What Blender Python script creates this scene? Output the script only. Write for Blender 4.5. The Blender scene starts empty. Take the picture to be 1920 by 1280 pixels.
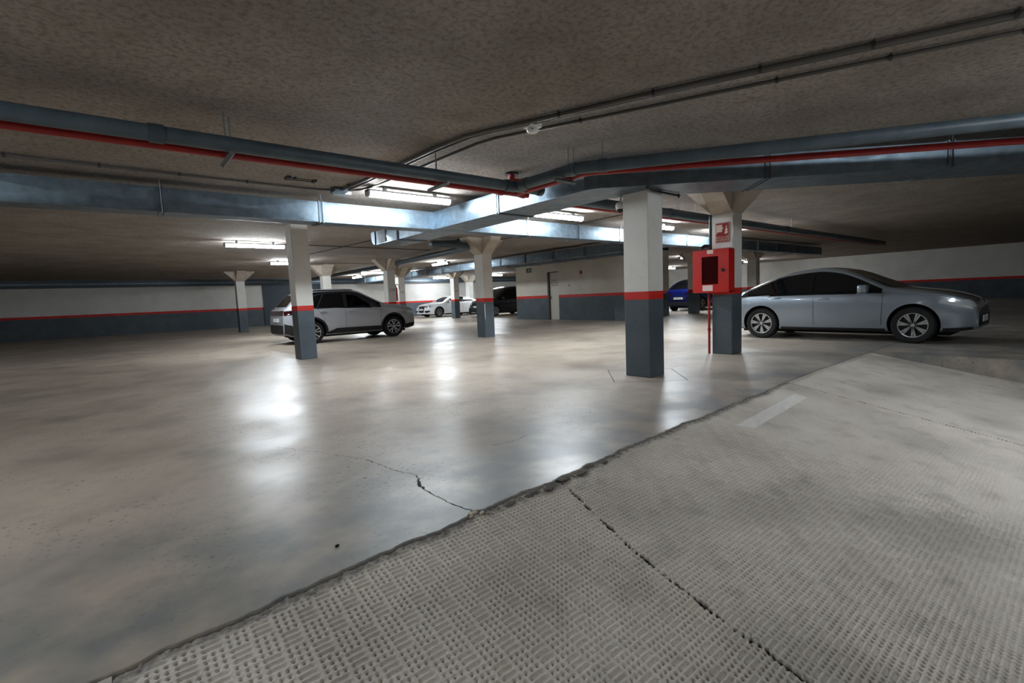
import bpy, bmesh, math, random
import numpy as np
from mathutils import Vector, Matrix
from mathutils.bvhtree import BVHTree

random.seed(7)
RNG = np.random.default_rng(11)
scene = bpy.context.scene
COL = scene.collection

# ------------------------------------------------------------------ camera
CAM_H, F_PX = 1.12, 905.0
PITCH, ROLL, AZ = math.radians(-5.25), math.radians(2.39), math.radians(50.5)
fwd = Vector((math.cos(AZ) * math.cos(PITCH), math.sin(AZ) * math.cos(PITCH), math.sin(PITCH)))
r0 = Vector((math.sin(AZ), -math.cos(AZ), 0)); u0 = r0.cross(fwd)
cr, sr = math.cos(ROLL), math.sin(ROLL)
right = cr * r0 - sr * u0; up = sr * r0 + cr * u0
cam_data = bpy.data.cameras.new('camera'); cam = bpy.data.objects.new('camera', cam_data); COL.objects.link(cam)
cam_data.sensor_fit = 'HORIZONTAL'; cam_data.sensor_width = 36.0; cam_data.lens = F_PX / 1920 * 36
cam_data.clip_start = 0.05; cam_data.clip_end = 200
mw = Matrix.Identity(4)
for i in range(3):
    mw[i][0] = right[i]; mw[i][1] = up[i]; mw[i][2] = -fwd[i]
mw.translation = Vector((0, 0, CAM_H))
cam.matrix_world = mw
scene.camera = cam

# ------------------------------------------------------------------ world, exposure
world = bpy.data.worlds.new('world'); scene.world = world; world.use_nodes = True
world.node_tree.nodes['Background'].inputs[0].default_value = (0.55, 0.6, 0.65, 1)
world.node_tree.nodes['Background'].inputs[1].default_value = 0.05
vs = scene.view_settings
vs.view_transform = 'Standard'; vs.look = 'None'; vs.gamma = 1.0; vs.use_curve_mapping = False
vs.exposure = 0.1
LAMP_STRENGTH = 170.0
LAMP_COLOR = (0.86, 0.94, 1.0)
try:
    scene.cycles.sample_clamp_indirect = 6.0
    scene.cycles.use_denoising = True
except Exception:
    pass

# ------------------------------------------------------------------ materials
def srgb(r, g, b):
    f = lambda c: (c / 255 / 12.92) if c / 255 <= 0.04045 else ((c / 255 + 0.055) / 1.055) ** 2.4
    return (f(r), f(g), f(b), 1)

def mat(name, rgb, rough=0.6, metal=0.0, spec=0.5, coat=0.0, emit=None, estr=0.0, trans=0.0, alpha=1.0, ior=1.45):
    m = bpy.data.materials.new(name); m.use_nodes = True
    b = m.node_tree.nodes['Principled BSDF']
    b.inputs['Base Color'].default_value = srgb(*rgb)
    b.inputs['Roughness'].default_value = rough; b.inputs['Metallic'].default_value = metal
    b.inputs['Specular IOR Level'].default_value = spec; b.inputs['Coat Weight'].default_value = coat
    b.inputs['Coat Roughness'].default_value = 0.06
    b.inputs['Transmission Weight'].default_value = trans; b.inputs['Alpha'].default_value = alpha
    b.inputs['IOR'].default_value = ior
    if emit is not None:
        b.inputs['Emission Color'].default_value = (*emit, 1); b.inputs['Emission Strength'].default_value = estr
    return m

def nodes_of(m):
    nt = m.node_tree
    return nt, nt.nodes, nt.links, nt.nodes['Principled BSDF']

def add_noise_color(m, c1, c2, scale=3.0, detail=6, rough=0.6, lo=0.35, hi=0.65, stretch=None, coord='Object', layers=()):
    """mix of two colours by noise, optional further layers (scale, colour, lo, hi, strength)"""
    nt, N, L, b = nodes_of(m)
    tc = N.new('ShaderNodeTexCoord'); mp = N.new('ShaderNodeMapping')
    L.new(tc.outputs[coord], mp.inputs['Vector'])
    if stretch: mp.inputs['Scale'].default_value = stretch
    def fac(scale, lo, hi, det):
        n = N.new('ShaderNodeTexNoise'); n.inputs['Scale'].default_value = scale
        n.inputs['Detail'].default_value = det; n.inputs['Roughness'].default_value = rough
        L.new(mp.outputs['Vector'], n.inputs['Vector'])
        r = N.new('ShaderNodeMapRange'); r.inputs['From Min'].default_value = lo; r.inputs['From Max'].default_value = hi
        L.new(n.outputs['Fac'], r.inputs['Value']); return r.outputs['Result']
    mix = N.new('ShaderNodeMix'); mix.data_type = 'RGBA'
    mix.inputs['A'].default_value = srgb(*c1); mix.inputs['B'].default_value = srgb(*c2)
    L.new(fac(scale, lo, hi, detail), mix.inputs['Factor'])
    out = mix.outputs['Result']
    for (s, c, l, h, st) in layers:
        f = fac(s, l, h, 8)
        mu = N.new('ShaderNodeMath'); mu.operation = 'MULTIPLY'; mu.inputs[1].default_value = st; L.new(f, mu.inputs[0])
        mx = N.new('ShaderNodeMix'); mx.data_type = 'RGBA'; mx.inputs['B'].default_value = srgb(*c)
        L.new(out, mx.inputs['A']); L.new(mu.outputs[0], mx.inputs['Factor']); out = mx.outputs['Result']
    L.new(out, b.inputs['Base Color'])
    return mp, out

def add_bump(m, scale, strength, dist=0.02, detail=4, mp=None, rough=0.6):
    nt, N, L, b = nodes_of(m)
    n = N.new('ShaderNodeTexNoise'); n.inputs['Scale'].default_value = scale; n.inputs['Detail'].default_value = detail
    n.inputs['Roughness'].default_value = rough
    tc = N.new('ShaderNodeTexCoord'); L.new((mp.outputs['Vector'] if mp else tc.outputs['Object']), n.inputs['Vector'])
    bp = N.new('ShaderNodeBump'); bp.inputs['Strength'].default_value = strength; bp.inputs['Distance'].default_value = dist
    L.new(n.outputs['Fac'], bp.inputs['Height'])
    prev = b.inputs['Normal'].links[0].from_socket if b.inputs['Normal'].links else None
    if prev: L.new(prev, bp.inputs['Normal'])
    L.new(bp.outputs['Normal'], b.inputs['Normal'])

def add_rough_noise(m, scale, lo, hi, stretch=None, a=0.35, z=0.65):
    nt, N, L, b = nodes_of(m)
    tc = N.new('ShaderNodeTexCoord'); mp = N.new('ShaderNodeMapping'); L.new(tc.outputs['Object'], mp.inputs['Vector'])
    if stretch: mp.inputs['Scale'].default_value = stretch
    n = N.new('ShaderNodeTexNoise'); n.inputs['Scale'].default_value = scale; n.inputs['Detail'].default_value = 6
    L.new(mp.outputs['Vector'], n.inputs['Vector'])
    r = N.new('ShaderNodeMapRange'); r.inputs['From Min'].default_value = a; r.inputs['From Max'].default_value = z
    r.inputs['To Min'].default_value = lo; r.inputs['To Max'].default_value = hi
    L.new(n.outputs['Fac'], r.inputs['Value']); L.new(r.outputs['Result'], b.inputs['Roughness'])

MT = {}
MT['floor'] = mat('polished_concrete', (160, 146, 130), 0.3, spec=0.35)
add_noise_color(MT['floor'], (164, 151, 136), (190, 177, 162), 0.45, 8, 0.55, 0.3, 0.7,
                layers=[(1.3, (112, 106, 100), 0.5, 0.72, 0.55), (7, (128, 118, 106), 0.5, 0.75, 0.35), (60, (96, 90, 84), 0.66, 0.72, 0.45)])
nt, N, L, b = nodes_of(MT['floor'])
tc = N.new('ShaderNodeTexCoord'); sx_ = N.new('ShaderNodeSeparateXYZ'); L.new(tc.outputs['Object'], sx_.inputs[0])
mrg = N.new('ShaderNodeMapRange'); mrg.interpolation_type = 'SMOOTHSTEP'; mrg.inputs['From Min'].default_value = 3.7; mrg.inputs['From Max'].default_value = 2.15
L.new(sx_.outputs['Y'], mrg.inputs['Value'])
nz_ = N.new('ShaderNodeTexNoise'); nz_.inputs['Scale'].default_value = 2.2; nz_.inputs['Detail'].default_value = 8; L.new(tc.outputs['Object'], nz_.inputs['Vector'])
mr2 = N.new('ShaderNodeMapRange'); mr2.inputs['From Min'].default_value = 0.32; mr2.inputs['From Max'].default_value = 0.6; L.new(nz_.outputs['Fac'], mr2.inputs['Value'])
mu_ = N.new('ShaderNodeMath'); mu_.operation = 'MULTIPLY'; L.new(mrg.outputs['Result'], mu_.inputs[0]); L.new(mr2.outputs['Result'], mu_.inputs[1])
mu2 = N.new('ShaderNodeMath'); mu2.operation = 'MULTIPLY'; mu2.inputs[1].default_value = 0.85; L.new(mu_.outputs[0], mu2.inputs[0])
npit = N.new('ShaderNodeTexNoise'); npit.inputs['Scale'].default_value = 34; npit.inputs['Detail'].default_value = 5; L.new(tc.outputs['Object'], npit.inputs['Vector'])
mp1 = N.new('ShaderNodeMapRange'); mp1.inputs['From Min'].default_value = 0.60; mp1.inputs['From Max'].default_value = 0.66; L.new(npit.outputs['Fac'], mp1.inputs['Value'])
npat = N.new('ShaderNodeTexNoise'); npat.inputs['Scale'].default_value = 1.1; L.new(tc.outputs['Object'], npat.inputs['Vector'])
mp2 = N.new('ShaderNodeMapRange'); mp2.inputs['From Min'].default_value = 0.42; mp2.inputs['From Max'].default_value = 0.60; L.new(npat.outputs['Fac'], mp2.inputs['Value'])
pm = N.new('ShaderNodeMath'); pm.operation = 'MULTIPLY'; L.new(mp1.outputs['Result'], pm.inputs[0]); L.new(mp2.outputs['Result'], pm.inputs[1])
pm2 = N.new('ShaderNodeMath'); pm2.operation = 'MULTIPLY'; pm2.inputs[1].default_value = 0.75; L.new(pm.outputs[0], pm2.inputs[0])
mxp = N.new('ShaderNodeMix'); mxp.data_type = 'RGBA'; mxp.inputs['B'].default_value = srgb(84, 80, 77)
L.new(b.inputs['Base Color'].links[0].from_socket, mxp.inputs['A']); L.new(pm2.outputs[0], mxp.inputs['Factor']); L.new(mxp.outputs['Result'], b.inputs['Base Color'])
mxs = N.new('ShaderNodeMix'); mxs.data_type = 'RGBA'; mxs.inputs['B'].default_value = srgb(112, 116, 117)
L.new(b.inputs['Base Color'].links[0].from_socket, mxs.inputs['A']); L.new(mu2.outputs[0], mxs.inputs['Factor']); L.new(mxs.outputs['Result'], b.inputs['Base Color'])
add_rough_noise(MT['floor'], 1.1, 0.30, 0.46)
add_bump(MT['floor'], 2.2, 0.10, 0.02, 3)
add_bump(MT['floor'], 90, 0.05, 0.004, 3)
MT['ceiling'] = mat('sprayed_ceiling', (138, 126, 114), 0.95, spec=0.1)
add_noise_color(MT['ceiling'], (156, 147, 139), (182, 173, 164), 1.2, 8, 0.6, 0.3, 0.7,
                layers=[(22, (96, 85, 74), 0.46, 0.70, 0.6), (70, (84, 74, 64), 0.54, 0.70, 0.4), (3.5, (126, 114, 104), 0.5, 0.75, 0.4)])
add_bump(MT['ceiling'], 42, 0.9, 0.03, 5, rough=0.7)
MT['wall_white'] = mat('white_wall_paint', (214, 212, 206), 0.75, spec=0.3)
add_noise_color(MT['wall_white'], (206, 203, 197), (222, 220, 215), 1.5, 6, 0.6, 0.3, 0.7, layers=[(9, (184, 180, 172), 0.58, 0.75, 0.3)])
add_bump(MT['wall_white'], 30, 0.12, 0.01, 4)
MT['wall_beige'] = mat('cream_wall_paint', (205, 198, 186), 0.75, spec=0.3)
add_noise_color(MT['wall_beige'], (198, 191, 179), (212, 206, 195), 1.2, 5, 0.6, 0.3, 0.7)
MT['concrete'] = mat('bare_concrete', (168, 154, 138), 0.85, spec=0.2)
add_noise_color(MT['concrete'], (170, 159, 146), (192, 181, 168), 3, 6)
MT['grey_paint'] = mat('slate_grey_paint', (86, 98, 108), 0.5, spec=0.4)
add_noise_color(MT['grey_paint'], (66, 76, 83), (82, 92, 99), 2.0, 6, 0.6, 0.3, 0.7, layers=[(14, (106, 114, 118), 0.62, 0.75, 0.3)])
add_bump(MT['grey_paint'], 26, 0.10, 0.01, 4)
MT['red_paint'] = mat('red_band_paint', (196, 34, 24), 0.5, spec=0.4)
add_noise_color(MT['red_paint'], (186, 26, 20), (206, 44, 32), 3, 5)
MT['duct'] = mat('galvanised_steel', (150, 163, 174), 0.42, metal=0.75)
add_noise_color(MT['duct'], (94, 109, 121), (118, 132, 143), 9, 3, 0.5, 0.3, 0.7)
add_rough_noise(MT['duct'], 3, 0.34, 0.5)
MT['duct_dark'] = mat('duct_grille_dark_grey', (54, 66, 76), 0.6, metal=0.3)  # plain dark grey of the grille panel behind its blades
MT['steel'] = mat('zinc_steel', (120, 126, 130), 0.4, metal=0.8)
MT['pvc'] = mat('grey_pvc_pipe', (92, 105, 113), 0.45, spec=0.5)
add_noise_color(MT['pvc'], (62, 74, 82), (76, 88, 96), 4, 4)
MT['pvc_dark'] = mat('dark_grey_pvc', (60, 72, 82), 0.45)
MT['red_pipe'] = mat('red_pipe_enamel', (150, 26, 26), 0.4)
add_noise_color(MT['red_pipe'], (140, 22, 24), (160, 32, 30), 6, 3)
MT['conduit'] = mat('grey_conduit', (84, 80, 77), 0.5)
MT['cable'] = mat('dark_cable', (46, 44, 44), 0.6)
MT['lamp_body'] = mat('lamp_housing_grey', (150, 152, 154), 0.5)
MT['lamp_glow'] = mat('lit_diffuser', (255, 255, 255), 0.4, emit=LAMP_COLOR, estr=LAMP_STRENGTH)
MT['plastic_white'] = mat('white_plastic', (226, 224, 218), 0.4)
MT['plastic_black'] = mat('black_plastic', (14, 14, 15), 0.35)
MT['cab_red'] = mat('fire_cabinet_red', (196, 22, 12), 0.32, coat=0.2)
add_noise_color(MT['cab_red'], (188, 18, 10), (200, 26, 14), 3, 3)
MT['cab_inside'] = mat('cabinet_inside_red', (110, 16, 16), 0.6)
MT['cab_glass'] = mat('cabinet_dark_glass', (150, 60, 62), 0.08, trans=0.9, ior=1.2)
MT['paper'] = mat('white_paper', (228, 224, 220), 0.7)
MT['label_pink'] = mat('pale_sticker', (238, 214, 208), 0.6)
MT['sign_red'] = mat('sign_red_print', (150, 28, 24), 0.5)
MT['sign_cream'] = mat('sign_cream_print', (228, 204, 188), 0.5)
MT['sign_green'] = mat('sign_green_print', (24, 78, 58), 0.5)
MT['ink'] = mat('black_stencil_ink', (40, 40, 42), 0.7)
MT['ink_red'] = mat('red_stencil_ink', (190, 84, 88), 0.7)
MT['door'] = mat('door_paint', (204, 199, 188), 0.5)
MT['door_frame'] = mat('dark_door_frame', (70, 66, 62), 0.6)
MT['door_blue'] = mat('dark_blue_door', (46, 58, 70), 0.5)
MT['brass'] = mat('worn_brass', (120, 104, 70), 0.4, metal=0.6)
MT['line'] = mat('worn_white_line', (206, 202, 192), 0.6)
add_noise_color(MT['line'], (196, 190, 180), (168, 158, 146), 6, 6)
MT['joint'] = mat('dark_joint', (62, 57, 52), 0.8)
MT['crack'] = mat('dark_crack', (44, 41, 39), 0.9)
MT['stone'] = mat('dark_pebble', (28, 28, 30), 0.8)
MT['rubble'] = mat('broken_mortar', (104, 100, 94), 0.95, spec=0.2)
add_noise_color(MT['rubble'], (70, 70, 68), (132, 127, 118), 16, 8, 0.7, 0.3, 0.7)
add_bump(MT['rubble'], 70, 0.8, 0.01, 5)
MT['chip'] = mat('pale_broken_concrete', (206, 190, 172), 0.9, spec=0.2)
# cars
def paint(name, rgb, rough=0.28, metal=0.55):
    return mat(name, rgb, rough, metal=metal, coat=1.0)
MT['p_silver'] = paint('silver_car_paint', (182, 186, 194), 0.36, 0.35)
MT['p_white'] = paint('white_car_paint', (232, 234, 236), 0.3, 0.0)
MT['p_black'] = paint('black_car_paint', (16, 18, 20), 0.2, 0.0)
MT['p_blue'] = paint('blue_car_paint', (16, 34, 120), 0.25, 0.5)
MT['p_silver2'] = paint('pale_silver_car_paint', (140, 150, 160), 0.3, 0.6)
MT['c_glass'] = mat('tinted_car_glass', (9, 11, 13), 0.05, spec=0.6)
MT['c_clear'] = mat('green_tinted_clear_glass', (150, 196, 186), 0.02, trans=1.0, ior=1.08, spec=0.4)
MT['c_clad'] = mat('black_plastic_cladding', (24, 25, 27), 0.55)
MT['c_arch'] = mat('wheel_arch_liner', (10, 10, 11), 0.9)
MT['c_tyre'] = mat('tyre_rubber', (20, 20, 21), 0.75)
MT['c_rim'] = mat('machined_alloy', (200, 203, 206), 0.25, metal=0.9)
MT['c_rimdark'] = mat('dark_alloy', (30, 31, 33), 0.4, metal=0.5)
MT['c_head'] = mat('headlamp_glass', (214, 222, 228), 0.08, metal=0.3, coat=1.0)
MT['c_tail'] = mat('tail_lamp_red', (46, 8, 12), 0.1, coat=1.0)
MT['c_plate'] = mat('number_plate_white', (226, 228, 230), 0.4)
MT['c_chrome'] = mat('chrome_trim', (216, 218, 220), 0.12, metal=1.0)
MT['c_seat'] = mat('dark_seat_fabric', (30, 32, 34), 0.8)
MT['c_door_seam'] = mat('door_gap', (18, 19, 21), 0.8)

# ------------------------------------------------------------------ mesh helpers
class MB:
    def __init__(self): self.v = []; self.f = []
    def add(self, vs_, fs_):
        o = len(self.v); self.v += [tuple(p) for p in vs_]; self.f += [tuple(i + o for i in f) for f in fs_]; return self
    def box(self, a, b):
        x0, y0, z0 = a; x1, y1, z1 = b
        return self.add([(x0, y0, z0), (x1, y0, z0), (x1, y1, z0), (x0, y1, z0), (x0, y0, z1), (x1, y0, z1), (x1, y1, z1), (x0, y1, z1)],
                        [(0, 3, 2, 1), (4, 5, 6, 7), (0, 1, 5, 4), (1, 2, 6, 5), (2, 3, 7, 6), (3, 0, 4, 7)])
    def bbox(self, a, b, c=0.01):
        """box with chamfered vertical and horizontal edges"""
        bm = bmesh.new(); bmesh.ops.create_cube(bm, size=1)
        for v in bm.verts:
            v.co = Vector([(a[i] + b[i]) / 2 + v.co[i] * (b[i] - a[i]) for i in range(3)])
        bmesh.ops.bevel(bm, geom=bm.edges[:], offset=c, segments=2, affect='EDGES', profile=0.5)
        bm.verts.index_update()
        self.add([v.co[:] for v in bm.verts], [[v.index for v in f.verts] for f in bm.faces]); bm.free(); return self
    def prism(self, poly, axis, a, b):
        """extrude a 2D polygon along axis 0/1/2 from a to b"""
        n = len(poly)
        def p3(u, v, w):
            return [(w, u, v), (u, w, v), (u, v, w)][axis]
        vs_ = [p3(u, v, a) for u, v in poly] + [p3(u, v, b) for u, v in poly]
        fs_ = [tuple(range(n))[::-1], tuple(range(n, 2 * n))] + [(i, (i + 1) % n, n + (i + 1) % n, n + i) for i in range(n)]
        return self.add(vs_, fs_)
    def tube(self, pts, r, n=10, cap=True):
        P = [Vector(p) for p in pts]; rings = []
        prev = None
        for i, p in enumerate(P):
            d = (P[min(i + 1, len(P) - 1)] - P[max(i - 1, 0)]).normalized()
            ref = Vector((0, 0, 1)) if abs(d.z) < 0.95 else Vector((1, 0, 0))
            a = d.cross(ref).normalized(); b = a.cross(d).normalized()
            k = 1.0
            if 0 < i < len(P) - 1:
                c = (P[i] - P[i - 1]).normalized().dot((P[i + 1] - P[i]).normalized()); k = 1 / max(0.5, math.sqrt((1 + c) / 2))
            rings.append([p + (a * math.cos(t) * k + b * math.sin(t)) * r for t in [2 * math.pi * j / n for j in range(n)]])
        vs_ = [q for rg in rings for q in rg]; fs_ = []
        for i in range(len(P) - 1):
            for j in range(n):
                fs_.append((i * n + j, i * n + (j + 1) % n, (i + 1) * n + (j + 1) % n, (i + 1) * n + j))
        if cap: fs_ += [tuple(range(n))[::-1], tuple(range((len(P) - 1) * n, len(P) * n))]
        return self.add(vs_, fs_)
    def lathe(self, prof, axis_o, axis='z', n=24, close=False):
        """prof: list of (r, h)"""
        o = Vector(axis_o); vs_ = []
        for (r, h) in prof:
            for j in range(n):
                t = 2 * math.pi * j / n; c, s = r * math.cos(t), r * math.sin(t)
                vs_.append(o + Vector({'z': (c, s, h), 'y': (c, h, s), 'x': (h, c, s)}[axis]))
        fs_ = []
        m = len(prof)
        for i in range(m - 1 + (1 if close else 0)):
            for j in range(n):
                i2 = (i + 1) % m
                fs_.append((i * n + j, i * n + (j + 1) % n, i2 * n + (j + 1) % n, i2 * n + j))
        if not close: fs_ += [tuple(range(n))[::-1], tuple(range((m - 1) * n, m * n))]
        return self.add(vs_, fs_)
    def mesh(self, name, m, smooth=False, origin=(0, 0, 0)):
        me = bpy.data.meshes.new(name)
        ox, oy, oz = origin
        me.from_pydata([(x - ox, y - oy, z - oz) for x, y, z in self.v], [], self.f)
        bm = bmesh.new(); bm.from_mesh(me); bmesh.ops.recalc_face_normals(bm, faces=bm.faces[:]); bm.to_mesh(me); bm.free()
        if m is not None: me.materials.append(MT[m] if isinstance(m, str) else m)
        if smooth:
            me.polygons.foreach_set('use_smooth', [True] * len(me.polygons))
            try: me.set_sharp_from_angle(angle=math.radians(38))
            except Exception: pass
        me.update(); return me
    def build(self, name, m, parent=None, smooth=False, world=True):
        """world=True: vertices given in world space, the parent is an unrotated Empty"""
        o = bpy.data.objects.new(name, self.mesh(name, m, smooth, tuple(parent.location) if (parent is not None and world) else (0, 0, 0)))
        COL.objects.link(o)
        if parent is not None: o.parent = parent
        return o

def tag(o, label, cat, group=None):
    o['label'] = label; o['category'] = cat
    if group: o['group'] = group
    return o
def thing(name, label, cat, loc=(0, 0, 0), rotz=0.0, group=None):
    o = bpy.data.objects.new(name, None); COL.objects.link(o); o.empty_display_size = 0.2
    o.location = loc; o.rotation_euler = (0, 0, rotz); return tag(o, label, cat, group)
def struct(o): o['kind'] = 'structure'; return o

def text_mb(txt, size):
    cu = bpy.data.curves.new('text', 'FONT'); cu.body = txt; cu.size = size; cu.align_x = 'CENTER'; cu.align_y = 'CENTER'; cu.extrude = 0.0008
    cu.resolution_u = 3
    o = bpy.data.objects.new('text', cu); COL.objects.link(o)
    dg = bpy.context.evaluated_depsgraph_get(); me = bpy.data.meshes.new_from_object(o.evaluated_get(dg))
    vs_ = [v.co.copy() for v in me.vertices]; fs_ = [tuple(p.vertices) for p in me.polygons]
    bpy.data.objects.remove(o); bpy.data.curves.remove(cu); bpy.data.meshes.remove(me)
    return vs_, fs_
def text_part(txt, size, center, facing, m, parent, name, sx=1.0, world=True):
    """facing: '-x' wall whose normal is -X (reading right = -Y), '-y' normal -Y (reading right = +X), '+x'"""
    vs_, fs_ = text_mb(txt, size); c = Vector(center)
    R = {'-x': lambda p: Vector((-p.z, -p.x * sx, p.y)), '-y': lambda p: Vector((p.x * sx, -p.z, p.y)), '+x': lambda p: Vector((p.z, p.x * sx, p.y))}[facing]
    return MB().add([R(p) + c for p in vs_], fs_).build(name, m, parent, world=world)

# ------------------------------------------------------------------ extents
XMIN, XMAX, YMIN, YFAR, ZC = -14.0, 36.0, -8.0, 32.4, 2.82
SL = 0.18
# ragged edge between slab and ramp
_ph = RNG.uniform(0, 6.28, 12); _fr = np.array([2.1, 3.7, 6.3, 9.1, 14, 21, 33, 47, 70, 101, 145, 210])
_am = np.array([12, 9, 8, 6, 6, 5, 4, 3.2, 2.4, 1.6, 1.2, 0.9]) * 1e-3
def edge_y(x):
    x = np.asarray(x, float); xc = np.clip(x, -2, 7)
    y = 1.922 + 0.082 * xc - 0.0042 * xc * xc
    d = np.clip((x + 1.5) / 0.5, 0, 1) * np.clip((6.5 - x) / 1, 0, 1)
    n = (np.sin(x[..., None] * _fr + _ph) * _am).sum(-1)
    bite = 0.03 * np.exp(-((x - 2.06) / 0.06) ** 2) + 0.022 * np.exp(-((x - 2.34) / 0.05) ** 2) + 0.02 * np.exp(-((x - 1.72) / 0.10) ** 2) + 0.025 * np.exp(-((x - 1.38) / 0.035) ** 2)
    return y + n * d * 0.75 + bite
def big_mesh(name, V, Fq, m, smooth=True):
    me = bpy.data.meshes.new(name); n = len(Fq)
    me.vertices.add(len(V)); me.vertices.foreach_set('co', V.astype(np.float32).ravel())
    me.loops.add(n * 4); me.loops.foreach_set('vertex_index', Fq.astype(np.int32).ravel())
    me.polygons.add(n); me.polygons.foreach_set('loop_start', np.arange(0, 4 * n, 4, dtype=np.int32))
    me.polygons.foreach_set('use_smooth', np.full(n, smooth))
    me.update(calc_edges=True); me.materials.append(m)
    return me
def grid_faces(nr, nc):
    i = np.arange(nr * nc).reshape(nr, nc)
    return np.stack([i[:-1, :-1], i[:-1, 1:], i[1:, 1:], i[1:, :-1]], -1).reshape(-1, 4)

# ------------------------------------------------------------------ floor
xs = np.unique(np.concatenate([np.linspace(XMIN, -2, 12), np.arange(-2, 7, 0.006), np.linspace(7, XMAX, 30)]))
ey = edge_y(xs)
rows = [(ey - 0.003, -0.05), (ey - 0.002, -0.008), (ey + 0.003, -0.002), (ey + 0.009, 0.0), (np.full_like(xs, 3.2), 0.0), (np.full_like(xs, 8.0), 0.0), (np.full_like(xs, YFAR), 0.0)]
V = np.concatenate([np.stack([xs, y, np.full_like(xs, z)], -1) for y, z in rows])
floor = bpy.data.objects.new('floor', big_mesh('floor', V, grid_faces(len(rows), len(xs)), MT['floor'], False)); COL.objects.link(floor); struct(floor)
floor['label'] = 'polished brown grey concrete garage floor with ragged broken edge'

# ------------------------------------------------------------------ ramp: stamped concrete (real relief)
mr = mat('stamped_ramp_concrete', (150, 143, 134), 0.85, spec=0.25); MT['ramp'] = mr
add_noise_color(mr, (208, 199, 187), (228, 220, 208), 1.6, 8, 0.6, 0.3, 0.7,
                layers=[(4.5, (150, 144, 137), 0.52, 0.72, 0.4), (26, (204, 192, 170), 0.55, 0.7, 0.35), (120, (140, 132, 122), 0.55, 0.7, 0.3)])
nt, N, L, b = nodes_of(mr)
att = N.new('ShaderNodeAttribute'); att.attribute_name = 'dirt'
mx = N.new('ShaderNodeMix'); mx.data_type = 'RGBA'; mx.inputs['B'].default_value = srgb(62, 60, 57)
L.new(b.inputs['Base Color'].links[0].from_socket, mx.inputs['A']); L.new(att.outputs['Fac'], mx.inputs['Factor']); L.new(mx.outputs['Result'], b.inputs['Base Color'])
att2 = N.new('ShaderNodeAttribute'); att2.attribute_name = 'road_mark'
mx2 = N.new('ShaderNodeMix'); mx2.data_type = 'RGBA'; mx2.inputs['B'].default_value = srgb(240, 238, 232)
L.new(mx.outputs['Result'], mx2.inputs['A']); L.new(att2.outputs['Fac'], mx2.inputs['Factor']); L.new(mx2.outputs['Result'], b.inputs['Base Color'])
add_bump(mr, 220, 0.25, 0.004, 3)

def smooth_noise(x, y, s, seed):
    r = np.random.default_rng(seed); n = np.zeros_like(x)
    for k in range(10):
        a = r.uniform(0, 6.28); f = s * r.uniform(0.5, 2.2); n += np.sin((x * math.cos(a) + y * math.sin(a)) * f + r.uniform(0, 6.28))
    return n / 10
CRACK_Y = np.array([-1.0, 0.5, 0.82, 1.07, 1.34, 1.55, 1.71, 1.97, 2.2]); CRACK_X = np.array([1.72, 1.765, 1.78, 1.805, 1.84, 1.89, 1.93, 2.005, 2.05])
def ramp_height(X, Y, E):
    gx, gy = 0.0253, 0.025
    wob = 0.0014 * smooth_noise(X, Y, 9, 3)
    U = (X + wob - 0.668) / gx; Vv = (Y + wob - 1.752) / gy
    ci = np.floor((U + 0.5) / 3.0); rj = np.round(Vv)
    m = np.mod(rj - 3 * ci, 7)
    du = np.abs(U - np.round(U)) * gx; dv = np.abs(Vv - rj) * gy
    dot = np.hypot(du, dv)
    uc = U - (ci * 3 + 1); gl = np.clip(np.abs(uc) - 0.9, 0, None) * gx        # groove axis distance
    gro = np.hypot(gl, dv * 1.0)
    # end holes of grooves are a little deeper
    endd = np.hypot((np.abs(uc + 1.0)) * gx, dv)
    h = np.zeros_like(X)
    prof = lambda d, r: np.clip(1 - (d / r) ** 2, 0, 1)
    hd = -0.0120 * prof(dot, 0.0086) ** 0.7
    hg = -0.0085 * prof(gro, 0.0086) ** 0.8 - 0.0050 * prof(endd, 0.0086)
    h = np.where(m < 4, hd, hg)
    wear = np.clip(0.98 + 0.7 * smooth_noise(X, Y, 5, 5), 0.6, 1.15)
    wear *= np.where(X > CRACKX_of(Y, X), 0.8, 1.0)
    h = h * wear
    h += 0.0012 * smooth_noise(X, Y, 30, 8) + 0.0008 * smooth_noise(X, Y, 120, 9)
    dirt = 0.0 + 0.35 * np.clip(-h / 0.006, 0, 1) * 0.0
    # rubble strip along the slab edge
    wdt = 0.085 + 0.03 * smooth_noise(X, Y * 0, 11, 21) + 0.03 * np.exp(-((X - 1.9) / 0.35) ** 2)
    t = np.clip(1 - (E - Y) / wdt, 0, 1); s = t * t * (3 - 2 * t)
    rub = 0.006 * smooth_noise(X, Y, 95, 31) + 0.005 * smooth_noise(X, Y, 210, 32) + 0.004 * smooth_noise(X, Y, 420, 33)
    h = h * (1 - np.clip(s * 1.6, 0, 1)) + rub * np.clip(s * 1.5, 0, 1) - 0.006 * s
    dirt = np.maximum(dirt, np.clip(s * 1.4, 0, 1) * (0.62 + 0.35 * smooth_noise(X, Y, 130, 35)))
    # joint crack
    cx = CRACKX_of(Y, X) + 0.008 * smooth_noise(X * 0, Y, 45, 41) + 0.008 * smooth_noise(X * 0, Y, 150, 42) + 0.007 * smooth_noise(X * 0, Y, 420, 44)
    cw = 0.0022 + 0.0115 * np.clip(smooth_noise(X * 0, Y, 34, 43) * 1.8 + smooth_noise(X * 0, Y, 160, 45) * 1.2, -0.5, 1)
    inside = np.clip(1 - (np.abs(X - cx) - cw) / 0.004, 0, 1) * (cw > 0.0005)
    h = h - 0.016 * inside
    dirt = np.maximum(dirt, inside * 0.95)
    # soft tyre dirt in the wheel path
    dirt = np.maximum(dirt, 0.34 * np.clip(smooth_noise(X, Y, 4.0, 51) * 1.7, 0, 1))
    return h, np.clip(dirt, 0, 1)
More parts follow.
